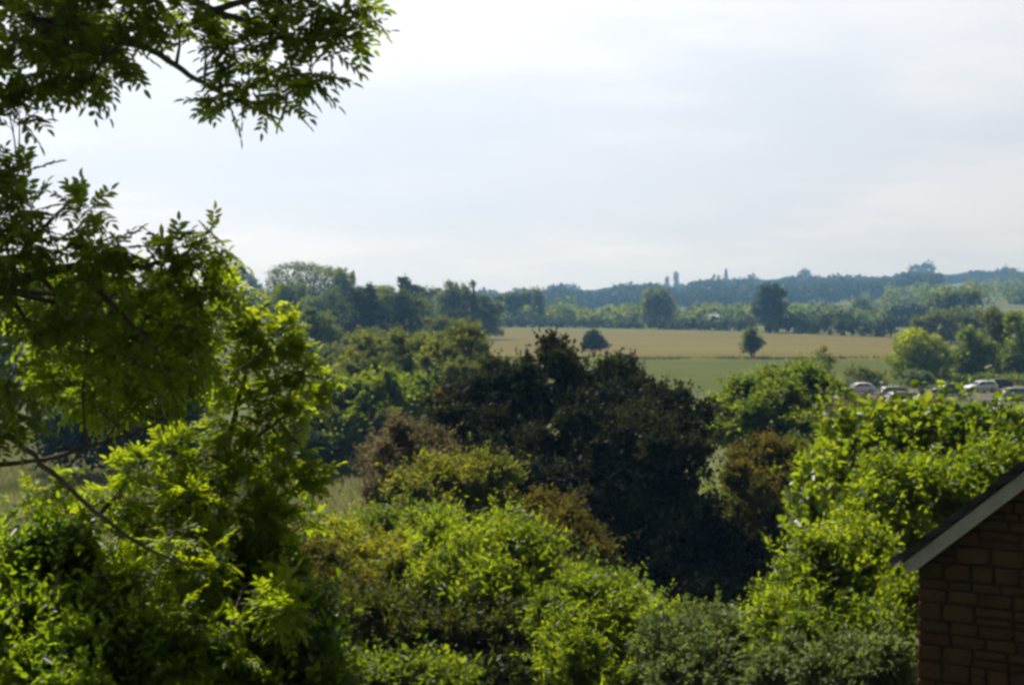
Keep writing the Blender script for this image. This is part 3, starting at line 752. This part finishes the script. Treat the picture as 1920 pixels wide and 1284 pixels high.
bush('bush', 'bright green bush beside the house wall', 'bush', [(1570, 1065, 80, 56), (1530, 1120, 70, 64), (1610, 1120, 80, 80), (1540, 1190, 90, 66), (1640, 1200, 70, 80), (1470, 1190, 44, 48), (1670, 1130, 40, 60)], 17, 'bright', .072, .036, clump=0.230, ccov=.8, cap=130000, shoots=2.5, shoot_len=.35)
bush('bush', 'low pale leaved bush at the bottom edge below the bright green bush', 'bush', [(1470, 1265, 80, 36), (1560, 1275, 80, 36), (1640, 1270, 60, 44)], 15.5, 'grey', .08, .04, clump=0.203, ccov=.8, cap=40000)
bush('bush', 'golden green bush rising behind the eave of the house', 'bush', [(1690, 930, 70, 46), (1650, 980, 60, 60), (1740, 960, 60, 50), (1700, 1020, 80, 50), (1620, 1030, 46, 46), (1800, 940, 50, 44), (1860, 905, 44, 40)], 20, 'bright', .10, .055, clump=0.243, ccov=.8, cap=90000, shoots=2.5, shoot_len=.4)
bush('shrub', 'broad leaved dark green shrub with sunlit tips in front of the cars', 'shrub', [(1640, 838, 60, 40), (1600, 878, 60, 54), (1730, 838, 60, 40), (1790, 846, 40, 36), (1850, 842, 50, 38), (1910, 844, 44, 40), (1700, 870, 80, 50), (1800, 860, 90, 50), (1890, 850, 70, 50), (1570, 930, 50, 50), (1640, 930, 60, 50), (1560, 1000, 44, 40)], 24, 'syca', .15, .115, clump=.33, ccov=.75, cap=60000, rag=.7, lift=.15, fill=.15)

bush('bush', 'brown tinged bramble bush at left of the tangled dark hollows', 'bush', [(600, 1090, 50, 40), (640, 1150, 60, 44), (570, 1160, 60, 50), (690, 1150, 50, 40)], 23, 'brown', .08, .04, clump=0.243, ccov=.8, cap=60000, shoots=3, shoot_len=.3)
bush('bush', 'leafy bush at the bottom edge under the tangled dark hollows', 'bush', [(700, 1300, 70, 34), (810, 1306, 60, 30), (620, 1300, 60, 44)], 17, 'green', .085, .045, clump=0.230, ccov=.8, cap=50000, shoots=3, shoot_len=.3)
bush('bush', 'rough green bush between the dry brown bush and the yellow green bush', 'bush', [(720, 1005, 50, 32), (660, 1020, 40, 30), (770, 1022, 60, 34), (825, 1012, 44, 30)], 31, 'green', .10, .05, clump=0.270, ccov=.8, cap=50000, shoots=2, shoot_len=.4)
bush('bush', 'small olive bush between the leafy shoots and the rusty dry bush', 'bush', [(980, 1110, 50, 40), (1030, 1100, 44, 40), (1010, 1150, 60, 40)], 23.5, 'olive', .085, .04, clump=0.243, ccov=.8, cap=50000, shoots=3, shoot_len=.35)
# undergrowth on the bank and grass in the meadow
def ground_cover(name, label, cat, n, yr, ur, h, L, W, mat, seed, up=1.0):
    rng = np.random.default_rng(seed)
    y = yr[0] + (yr[1] - yr[0]) * rng.random(n) ** 1.2
    x = rng.uniform(*ur, n) * (y + 3)
    hh = rng.random(n) ** 1.5 * h
    pos = np.stack([x, y, ground(x, y) + hh], 1)
    V, Q = leaves_mesh(pos, rsphere(rng, n) * .6 + np.array([0, 0, up]), rsphere(rng, n) + np.array([0, -.3, .3]), L * rng.uniform(.6, 1.3, n), W, 'leaf')
    return tag(mesh_np(name, V, Q, LM[mat]), label, cat, kind='stuff')
ground_cover('undergrowth', 'low nettles and brambles covering the bank under the bushes', 'undergrowth', 90000, (6, 58), (-.46, .46), .7, .14, .06, 'green', 51, .4)
rngm = np.random.default_rng(61)
nm_ = 5000
xm = rngm.uniform(-45, 105, nm_); ym = 283 + rngm.normal(0, 2.2, nm_) + 1.5 * np.sin(xm * .2)
V, Q = leaves_mesh(np.stack([xm, ym, np.zeros(nm_)], 1), rsphere(rngm, nm_) * .4 + np.array([0, 0, 1]), rsphere(rngm, nm_) + np.array([0, -1, 0]), rngm.uniform(.2, .7, nm_), .4, 'quad')
tag(mesh_np('rough_grass', V, Q, LM['wood']), 'strip of rough grass between crop field and pasture', 'grass', kind='stuff')
LM['grass'] = leaf_mat('grass_blade', (.11, .115, .04), (.22, .21, .09), (.4, .4, .14), .35, .7, .15)
ground_cover('meadow_grass', 'pale tall grass in the meadow between the bushes', 'grass', 90000, (56, 130), (-.40, .02), .15, .55, .05, 'grass', 52, 2.2)

# ================================================================== LEFT FOREGROUND
d0 = 8.0
sk = [
 ([P(-420, 1700, 8.6), P(-430, 1200, 8.5), P(-400, 700, 8.4), P(-380, 250, 8.2), P(-330, -150, 8.1), P(-250, -500, 8.0)], [.20, .17, .15, .12, .09, .05]),
 ([P(-390, 420, 8.3), P(-200, 150, 8.1), P(-40, -10, 8.0), P(70, 45, 7.9), P(180, 60, 7.8), P(285, 95, 7.7), P(370, 150, 7.6), P(450, 192, 7.5), P(530, 225, 7.4)], [.07, .055, .042, .03, .024, .018, .014, .011, .005]),
 ([P(-350, 100, 8.2), P(-60, -90, 8.0), P(200, -60, 7.9), P(400, 20, 7.8), P(500, 52, 7.7), P(560, 95, 7.6), P(600, 110, 7.6)], [.06, .05, .035, .022, .015, .01, .005]),
 ([P(400, 20, 7.8), P(520, -10, 7.7), P(620, 20, 7.6), P(690, 60, 7.6)], [.02, .015, .01, .004]),
 ([P(-400, 800, 8.4), P(-180, 600, 8.2), P(0, 540, 8.1), P(140, 500, 8.0), P(260, 500, 7.9), P(340, 480, 7.9), P(395, 430, 7.8)], [.07, .05, .035, .024, .016, .01, .004]),
 ([P(0, 540, 8.1), P(60, 450, 8.0), P(140, 370, 7.9)], [.025, .015, .005]),
 ([P(-390, 600, 8.3), P(-150, 380, 8.1), P(-20, 330, 8.0), P(50, 330, 7.9)], [.04, .028, .015, .005]),
 ([P(140, 500, 8.0), P(230, 590, 8.0), P(310, 680, 8.0)], [.022, .014, .006]),
 ([P(-420, 900, 8.4), P(-160, 800, 8.2), P(0, 812, 8.0), P(90, 880, 7.8), P(180, 960, 7.7), P(275, 1028, 7.6), P(360, 1060, 7.5)], [.05, .03, .018, .014, .012, .009, .004]),
 ([P(-420, 900, 8.4), P(-150, 872, 8.3), P(60, 864, 8.6), P(180, 832, 9.0), P(290, 795, 9.4), P(345, 750, 9.6), P(388, 724, 9.8), P(450, 690, 10.2), P(520, 640, 10.4)], [.04, .024, .015, .013, .012, .011, .010, .007, .003]),
 ([P(-160, 800, 8.2), P(-60, 740, 8.0), P(30, 720, 7.9)], [.02, .012, .005]),
]
cl = [
 (40, 40, 80, 7.6), (130, 45, 90, 7.9), (220, 55, 80, 7.7), (100, 115, 70, 8.1), (30, 135, 55, 7.7), (195, 125, 45, 7.6), (60, 175, 22, 7.8, .6), (165, 178, 14, 7.8, .4), (130, 160, 30, 7.9, .7),
 (300, 15, 60, 8.0), (260, 85, 36, 8.0), (340, 55, 46, 7.5, .35), (395, 100, 38, 7.5, .3), (400, 10, 36, 7.9, .8), (470, 15, 46, 7.8, .8), (540, 35, 50, 7.7, .8), (600, 20, 52, 7.6, .9), (660, 15, 42, 7.6, .9),
 (685, 62, 18, 7.6, .8), (560, 105, 50, 7.6, .9), (610, 105, 36, 7.5, .8), (480, 165, 46, 7.5), (540, 165, 48, 7.4), (595, 160, 26, 7.5, .8), (500, 215, 32, 7.5), (556, 210, 26, 7.4, .9), (428, 218, 18, 7.5, .8), (450, 120, 28, 7.6, .4), (640, 90, 26, 7.5, .5),
 (510, 110, 36, 7.7, .3),
 (5, 250, 36, 7.8), (25, 225, 22, 7.9, .7), (0, 330, 26, 7.9), (50, 335, 22, 7.8, .6), (10, 395, 44, 7.9), (60, 400, 24, 7.8, .6), (-40, 300, 50, 8.0),
 (150, 372, 28, 7.8), (100, 430, 44, 7.9), (190, 430, 36, 7.8), (140, 475, 56, 8.0), (40, 480, 52, 8.0), (20, 555, 52, 8.1), (218, 440, 22, 7.9, .6), (335, 455, 40, 7.9), (405, 425, 24, 7.8, .6), (300, 490, 28, 7.9), (365, 510, 44, 7.9),
 (200, 560, 60, 8.1), (280, 590, 64, 8.1), (120, 560, 60, 8.2), (350, 595, 46, 8.0), (392, 560, 34, 8.0, .8), (250, 675, 56, 8.1), (320, 690, 46, 8.1), (378, 640, 36, 8.1, .8), (60, 620, 40, 8.2, .6),
 (15, 715, 46, 7.8), (30, 775, 36, 7.8, .7), (-40, 780, 60, 8.0),
 (-120, 60, 120, 8.0), (-150, 300, 120, 8.2), (-140, 520, 120, 8.2), (-120, -120, 140, 8.0), (120, -120, 130, 8.0), (330, -100, 110, 7.9), (520, -90, 100, 7.8), (-120, 700, 110, 8.2), (200, -260, 150, 8.2), (-100, -330, 180, 8.2), (450, -240, 120, 8.0),
]
cl = [(250 + (c[0] - 250) * .95, c[1] * .84, c[2] * .88, c[3], (c[4] if len(c) > 4 else 1.0) * (.72 if c[0] > 250 else .9)) if 0 <= c[1] < 260 and c[0] > -60 else c for c in cl]
cl = [(c[0], c[1] + 22, c[2] * .9, *c[3:]) if 360 < c[1] < 500 and c[0] > 70 else c for c in cl]
rs = np.random.default_rng(77)
for k in range(48):
    x_, y_ = rs.uniform(60, 390), rs.uniform(535, 745)
    if (x_ > 330 and y_ > 680) or (x_ < 100 and y_ > 600): continue
    cl.append((x_, y_ , rs.uniform(45, 70), rs.uniform(8.6, 10.6), .8))
for k in range(6):
    x_ = rs.uniform(-100, 220); y_ = rs.uniform(-60, 150 - max(0, x_ - 200) * .5)
    cl.append((x_, y_, rs.uniform(45, 75), rs.uniform(8.4, 10.8), .9))
for k in range(16):  # unseen clumps above the view, added to cast shade on the crown
    cl.append((rs.uniform(-420, 120), rs.uniform(-620, -130), rs.uniform(110, 170), rs.uniform(8.8, 11.2), .55))
ash('ash_tree', 'overhanging ash tree with feathered leaves across the upper left', sk, cl, 'ash', BARK, .19, 11, (P(-420, 1700, 8.6)[0], 8.6), .2, per=10)

D2 = 11.0
rs = np.random.default_rng(78)
low = []
for k in range(52):
    x_, y_ = rs.uniform(-60, 620), rs.uniform(930, 1300)
    if x_ > 520 and y_ > 1180: continue
    low.append((x_, y_, rs.uniform(26, 52), 10.9 - (y_ - 900) * .004 + rs.uniform(-.5, .5), .75))
sk2 = [
 ([P(520, 2000, D2 + .4), P(500, 1500, D2 + .3), P(440, 1250, D2 + .2), P(415, 1000, D2 + .1), P(430, 830, D2), P(465, 680, D2 - .1), P(480, 575, D2 - .2)], [.10, .08, .06, .042, .028, .014, .004]),
 ([P(425, 860, D2), P(480, 820, D2 - .1), P(560, 760, D2 - .2)], [.022, .016, .005]),
 ([P(445, 760, D2), P(520, 710, D2 - .2), P(590, 705, D2 - .3)], [.018, .012, .005]),
 ([P(440, 1250, D2 + .2), P(300, 1080, D2), P(200, 980, D2), P(120, 910, D2)], [.04, .03, .02, .006]),
 ([P(440, 1250, D2 + .2), P(500, 1060, D2), P(570, 980, D2)], [.04, .025, .006]),
 ([P(480, 1400, D2 + .2), P(250, 1250, D2 - .3), P(60, 1120, D2 - .5)], [.04, .025, .008]),
]
cl2 = [
 (430, 560, 36, 10.8), (480, 590, 42, 10.7), (530, 625, 40, 10.7), (470, 650, 52, 10.8), (545, 680, 42, 10.7), (590, 705, 28, 10.7), (520, 730, 46, 10.8), (450, 715, 42, 10.9), (565, 765, 30, 10.8), (500, 795, 44, 10.8), (430, 800, 36, 10.9),
 (330, 850, 46, 10.9), (400, 860, 54, 10.9), (480, 865, 46, 10.8), (555, 870, 28, 10.7), (590, 890, 20, 10.7), (260, 880, 40, 11), (230, 925, 40, 11), (270, 985, 46, 10.9), (330, 930, 46, 10.9), (370, 985, 40, 10.8), (410, 640, 30, 10.9, .8), (415, 530, 22, 10.9, .8),
 (500, 960, 44, 10.8, .8), (450, 930, 36, 10.8, .8), (150, 900, 40, 11.1, .7), (90, 920, 40, 11.1, .7),
] + low
ash('young_ash_tree', 'sunlit yellow green young ash at left below the overhanging ash', sk2, cl2, 'young', BARK, .18, 12, (P(200, 2000, D2 + .4)[0], D2 + .4), .12, per=15, light_boughs=())

bush('shrub', 'dark glossy leafed shrub filling the bottom left corner', 'shrub', [(60, 1060, 100, 60), (60, 1140, 110, 70), (180, 1160, 80, 60), (120, 1250, 150, 70), (290, 1240, 90, 60)], 9.6, 'elder', .075, .040, clump=.14, cap=70000, cov=.8, fill=.05, shoots=4, shoot_len=.35, ccov=.6, r0=.022, under=-1.1)
bush('shrub', 'leafy shrub with one bright spray at bottom left of centre', 'shrub', [(400, 1110, 80, 56), (500, 1100, 70, 60), (380, 1190, 100, 60), (510, 1180, 80, 60), (450, 1270, 120, 50), (570, 1250, 60, 60)], 10.4, 'elder', .078, .042, clump=.15, cap=70000, cov=.8, fill=.05, shoots=4, shoot_len=.35, ccov=.6, r0=.022, under=-1.1)

# ================================================================== STONE HOUSE
HW = (P(1722, 1080, 13)[0], 13.0)
hz0 = gz(*HW)
HROT = -rad(31)
house = empty('house', (HW[0], HW[1], hz0), 'dark stone house gable with grey bargeboard at lower right', 'house', rz=HROT)
TAN = .865
WID, DEP = 5.6, 4.8
eave = P(1722, 1034, 13)[2] - hz0   # roof underside height at the wall corner
def stone_mat():
    m, nt, out = newmat('rubble_stone')
    g = N(nt, 'ShaderNodeNewGeometry'); nz = noise(nt, 2.6, 8, .7)
    a = N(nt, 'ShaderNodeMath', operation='MULTIPLY_ADD'); a.inputs[1].default_value = .42
    nt.links.new(g.outputs['Random Per Island'], a.inputs[0])
    b = N(nt, 'ShaderNodeMath', operation='MULTIPLY'); b.inputs[1].default_value = .8
    nt.links.new(nz.outputs['Fac'], b.inputs[0]); nt.links.new(b.outputs[0], a.inputs[2])
    r = ramp(nt, a.outputs[0], [(.25, (.034, .020, .011)), (.45, (.068, .034, .017)), (.62, (.076, .044, .020)), (.82, (.050, .034, .020))])
    p = N(nt, 'ShaderNodeBsdfPrincipled'); p.inputs['Roughness'].default_value = .9; p.inputs['Specular IOR Level'].default_value = .15
    bp = N(nt, 'ShaderNodeBump'); bp.inputs['Strength'].default_value = .8; bp.inputs['Distance'].default_value = .02
    n2 = noise(nt, 22, 6, .7)
    nt.links.new(n2.outputs['Fac'], bp.inputs['Height']); nt.links.new(bp.outputs[0], p.inputs['Normal'])
    nt.links.new(r.outputs[0], p.inputs['Base Color']); nt.links.new(p.outputs[0], out.inputs['Surface'])
    return m
STONE = stone_mat()
rng = np.random.default_rng(5)
bm = bmesh.new()
# mortar core
apex = eave + TAN * WID / 2
def prism(bm, poly, y0, y1):
    a = [bm.verts.new((x, y0, z)) for x, z in poly]; b = [bm.verts.new((x, y1, z)) for x, z in poly]
    bm.faces.new(a); bm.faces.new(list(reversed(b)))
    for i in range(len(poly)):
        j = (i + 1) % len(poly); bm.faces.new((a[j], a[i], b[i], b[j]))
prism(bm, [(0, -1), (WID, -1), (WID, eave), (WID / 2, apex), (0, eave)], .03, DEP)
# stones: uneven courses, each stone slightly proud and out of true
bs = bmesh.new()
z = -.3
while z < apex:
    h = rng.uniform(.07, .18)
    x = -.012
    while x < WID:
        w = rng.uniform(.12, .36)
        x1 = min(x + w, WID + .012)
        pr = rng.uniform(.0, .03); gp_ = .004
        j = lambda s=.022: rng.uniform(-s, s)
        parts = [(z, z + h)] if h < .15 or rng.random() < .6 else [(z, z + h * .5 + j()), (z + h * .5, z + h)]
        for z0_, z1_ in parts:
            hw, hh = (x1 - x) / 2 - gp_, (z1_ - z0_) / 2 - gp_
            cx, cz = (x + x1) / 2, (z0_ + z1_) / 2
            A = []
            for th in np.linspace(0, 2 * math.pi, 12, endpoint=False) + .26:
                c_, s_ = math.cos(th), math.sin(th)
                k_ = (abs(c_) ** 8 + abs(s_) ** 8) ** (-1 / 8) * rng.uniform(.92, 1.04)
                A.append((cx + c_ * k_ * hw, cz + s_ * k_ * hh))
            pr = rng.uniform(.003, .018)
            f = [bs.verts.new((cx + (px - cx) * .88, -pr + rng.uniform(-.006, .006), cz + (pz - cz) * .85)) for px, pz in A]
            m_ = bs.verts.new((cx, -pr - rng.uniform(0, .012), cz))
            k = [bs.verts.new((px, .004, pz)) for px, pz in A]
            e = [bs.verts.new((px, .05, pz)) for px, pz in A]
            for i in range(12):
                q_ = (i + 1) % 12
                bs.faces.new((f[q_], f[i], m_))
                bs.faces.new((f[i], f[q_], k[q_], k[i])); bs.faces.new((k[i], k[q_], e[q_], e[i]))
        x = x1
    z += h
nrm = 1 / math.hypot(1, TAN)
for co, no in (((0, 0, eave - .01), (-TAN * nrm, 0, nrm)), ((WID, 0, eave - .01), (TAN * nrm, 0, nrm))):
    bmesh.ops.bisect_plane(bs, geom=bs.verts[:] + bs.edges[:] + bs.faces[:], plane_co=co, plane_no=no, clear_outer=True)
me = bpy.data.meshes.new('wall'); bs.to_mesh(me)
bm.from_mesh(me); bm.to_mesh(me); bs.free(); bm.free()
me.materials.append(STONE)
o = bpy.data.objects.new('wall', me); COL.objects.link(o); o.parent = house
# roof slopes: overlapping slate courses
SLATE = simple_mat('slate', (.014, .014, .015), (.04, .038, .038), 6, .7, .3)
VO, EO = .12, .10     # verge and eave overhang
mb = MB()
nco = 15
sl = Vector((1, 0, TAN)).normalized(); nl = Vector((-TAN, 0, 1)).normalized()
for side in (0, 1):
    for i in range(nco):
        t0 = -EO + (WID / 2 + EO) * i / nco; t1 = -EO + (WID / 2 + EO) * (i + 1.25) / nco
        t1 = min(t1, WID / 2)
        vs = []
        for (t, lo, hi) in ((t0, .030, .088), (t1, .0, .056)):
            base = Vector((t, 0, eave + TAN * t))
            for off in (lo, hi):
                for y in (-VO, DEP + VO):
                    p_ = base + nl * off
                    vs.append((p_.x if side == 0 else WID - p_.x, y, p_.z))
        mb.add(vs, [(0, 1, 3, 2), (4, 6, 7, 5), (0, 2, 6, 4), (1, 5, 7, 3), (2, 3, 7, 6), (0, 4, 5, 1)])
mb.build('roof', SLATE, house)
# bargeboards
BARGE = simple_mat('grey_board', (.27, .265, .25), (.37, .36, .33), 7, .65, .15)
for side in (0, 1):
    mb = MB()
    H = .155
    pts = [(-EO + .01, eave + TAN * (-EO + .01) - .004), (WID / 2, apex - .004), (WID / 2, apex - .004 - H), (-EO + .13, eave + TAN * (-EO + .13) - .004 - H), (-EO + .01, eave + TAN * (-EO + .01) - .004 - H * .72)]
    vs = [(x if side == 0 else WID - x, y, zz) for y in (-VO + .02, -VO + .045) for x, zz in pts]
    n_ = 5
    fs = [tuple(range(n_)), tuple(reversed(range(n_, 2 * n_)))] + [((i + 1) % n_, i, n_ + i, n_ + (i + 1) % n_) for i in range(n_)]
    mb.add(vs, fs); mb.build('bargeboard', BARGE, house)
# soffit below the verge and the gutter along the eave
mb = MB(); mb.add([(-EO + .02, -VO + .046, eave - TAN * EO - .01), (-.001, -VO + .046, eave - .012), (-.001, 0.0, eave - .012), (-EO + .02, 0.0, eave - TAN * EO - .01)], [(0, 1, 2, 3)]); mb.build('soffit', BARGE, house)
mb = MB()
gx, gzz, gr = -EO - .075, eave - TAN * EO + .02, .062
nseg = 10
ring = [(math.cos(math.pi * (1 + k / nseg)), math.sin(math.pi * (1 + k / nseg))) for k in range(nseg + 1)]
vs = []
for y in (-VO - .02, DEP + VO):
    for r_ in (gr, gr - .006):
        vs += [(gx + c * r_, y, gzz + s * r_) for c, s in ring]
n_ = nseg + 1
fs = []
for k in range(nseg):
    fs += [(k, k + 1, 2 * n_ + k + 1, 2 * n_ + k), (n_ + k + 1, n_ + k, 3 * n_ + k, 3 * n_ + k + 1), (k + 1, k, n_ + k, n_ + k + 1), (2 * n_ + k, 2 * n_ + k + 1, 3 * n_ + k + 1, 3 * n_ + k)]
mb.add(vs, fs)
mb.build('gutter', simple_mat('grey_gutter', (.10, .10, .10), (.15, .15, .15), 6, .45), house, True)

# ================================================================== HAZE
m, nt, out = newmat('haze')
pv = N(nt, 'ShaderNodeVolumePrincipled')
pv.inputs['Color'].default_value = (.31, .62, 1.0, 1)
pv.inputs['Density'].default_value = .00027
pv.inputs['Absorption Color'].default_value = (1, 1, 1, 1)
pv.inputs['Anisotropy'].default_value = .3
nt.links.new(pv.outputs[0], out.inputs['Volume'])
mb = MB(); mb.box(-3400, 3400, -180, 2900, -2.2, 80)
hz_ = mb.build('haze', m); tag(hz_, 'thin blue haze over the whole valley', 'haze', kind='stuff')

# ================================================================== SKY, SUN, CAMERA
SUN_AZ, SUN_EL = -30.0, 52.0     # degrees from +Y (clockwise positive), elevation
w = bpy.data.worlds.new('World'); sc.world = w; w.use_nodes = True
nt = w.node_tree; nt.nodes.clear()
out = N(nt, 'ShaderNodeOutputWorld'); bg = N(nt, 'ShaderNodeBackground')
sky = N(nt, 'ShaderNodeTexSky'); sky.sky_type = 'NISHITA'; sky.sun_disc = False
sky.sun_elevation = rad(SUN_EL); sky.sun_rotation = rad(SUN_AZ)
sky.air_density = 1.0; sky.dust_density = 1.5; sky.altitude = 80
SKYS = .06
tc = N(nt, 'ShaderNodeTexCoord'); sep = N(nt, 'ShaderNodeSeparateXYZ'); nt.links.new(tc.outputs['Generated'], sep.inputs[0])
mx = N(nt, 'ShaderNodeMath', operation='MAXIMUM'); mx.inputs[1].default_value = 0; nt.links.new(sep.outputs['Z'], mx.inputs[0])
ad = N(nt, 'ShaderNodeMath', operation='ADD'); ad.inputs[1].default_value = .2; nt.links.new(mx.outputs[0], ad.inputs[0])
dx = N(nt, 'ShaderNodeMath', operation='DIVIDE'); nt.links.new(sep.outputs['X'], dx.inputs[0]); nt.links.new(ad.outputs[0], dx.inputs[1])
dy = N(nt, 'ShaderNodeMath', operation='DIVIDE'); nt.links.new(sep.outputs['Y'], dy.inputs[0]); nt.links.new(ad.outputs[0], dy.inputs[1])
cmb = N(nt, 'ShaderNodeCombineXYZ'); nt.links.new(dx.outputs[0], cmb.inputs[0]); nt.links.new(dy.outputs[0], cmb.inputs[1])
mp = N(nt, 'ShaderNodeMapping'); mp.inputs['Scale'].default_value = (.55, .8, 1); mp.inputs['Location'].default_value = (3.1, 1.7, 0)
nt.links.new(cmb.outputs[0], mp.inputs['Vector'])
cn = noise(nt, 1.5, 7, .55, vec=mp.outputs[0])
cr = ramp(nt, cn.outputs['Fac'], [(.36, (.635, .69, .785)), (.5, (.67, .715, .79)), (.64, (.775, .80, .84))])
# cloud veil glows round the sun; unseen far side is dimmed for contrast
nrm_ = N(nt, 'ShaderNodeVectorMath', operation='DOT_PRODUCT'); nt.links.new(tc.outputs['Generated'], nrm_.inputs[0])
nrm_.inputs[1].default_value = (math.sin(rad(SUN_AZ)) * math.cos(rad(SUN_EL)), math.cos(rad(SUN_AZ)) * math.cos(rad(SUN_EL)), math.sin(rad(SUN_EL)))
mr = N(nt, 'ShaderNodeMapRange')
for k_, v_ in (('From Min', -.6), ('From Max', 1.0), ('To Min', 0), ('To Max', 1.0)): mr.inputs[k_].default_value = v_
nt.links.new(nrm_.outputs['Value'], mr.inputs['Value'])
pw = N(nt, 'ShaderNodeMath', operation='POWER'); pw.inputs[1].default_value = 1.7; nt.links.new(mr.outputs[0], pw.inputs[0])
gl = N(nt, 'ShaderNodeMath', operation='MULTIPLY_ADD'); gl.inputs[1].default_value = 1.62; gl.inputs[2].default_value = .03; nt.links.new(pw.outputs[0], gl.inputs[0])
# unseen sky overhead is dimmed to cut ambient light and raise contrast
zr = N(nt, 'ShaderNodeMapRange'); zr.interpolation_type = 'SMOOTHSTEP'
for k_, v_ in (('From Min', .27), ('From Max', .75), ('To Min', 1.0), ('To Max', .22)): zr.inputs[k_].default_value = v_
nt.links.new(sep.outputs['Z'], zr.inputs['Value'])
gz_ = N(nt, 'ShaderNodeMath', operation='MULTIPLY'); nt.links.new(gl.outputs[0], gz_.inputs[0]); nt.links.new(zr.outputs[0], gz_.inputs[1])
veil = N(nt, 'ShaderNodeVectorMath', operation='SCALE'); nt.links.new(cr.outputs[0], veil.inputs[0])
sc_ = N(nt, 'ShaderNodeMath', operation='MULTIPLY'); sc_.inputs[1].default_value = 1.0 / SKYS
nt.links.new(gz_.outputs[0], sc_.inputs[0]); nt.links.new(sc_.outputs[0], veil.inputs['Scale'])
mix = N(nt, 'ShaderNodeMix', data_type='RGBA'); mix.inputs['Factor'].default_value = .94
nt.links.new(sky.outputs[0], mix.inputs['A']); nt.links.new(veil.outputs[0], mix.inputs['B'])
nt.links.new(mix.outputs['Result'], bg.inputs['Color']); bg.inputs['Strength'].default_value = SKYS
nt.links.new(bg.outputs[0], out.inputs['Surface'])

sl_ = bpy.data.lights.new('sun', 'SUN'); sl_.energy = 5.0; sl_.angle = rad(.53); sl_.color = (1.0, .95, .86)
so = bpy.data.objects.new('sun', sl_); COL.objects.link(so)
sd = Vector((math.sin(rad(SUN_AZ)) * math.cos(rad(SUN_EL)), math.cos(rad(SUN_AZ)) * math.cos(rad(SUN_EL)), math.sin(rad(SUN_EL))))
so.rotation_euler = sd.to_track_quat('Z', 'Y').to_euler(); so.location = sd * 60

cam = bpy.data.cameras.new('camera'); cam.sensor_width = 36; cam.lens = F / 1920 * 36
cam.clip_start = .1; cam.clip_end = 20000
co = bpy.data.objects.new('camera', cam); COL.objects.link(co)
co.location = (0, 0, CAMZ); co.rotation_euler = (rad(90) - PITCH, 0, 0)
sc.camera = co

sc.view_settings.view_transform = 'Standard'; sc.view_settings.look = 'None'
sc.view_settings.exposure = .3; sc.view_settings.gamma = 1
cy = sc.cycles
cy.use_denoising = True
cy.max_bounces = 6; cy.diffuse_bounces = 1; cy.glossy_bounces = 2; cy.transmission_bounces = 4; cy.volume_bounces = 0; cy.transparent_max_bounces = 4
cy.caustics_reflective = False; cy.caustics_refractive = False
cy.filter_width = 3.0
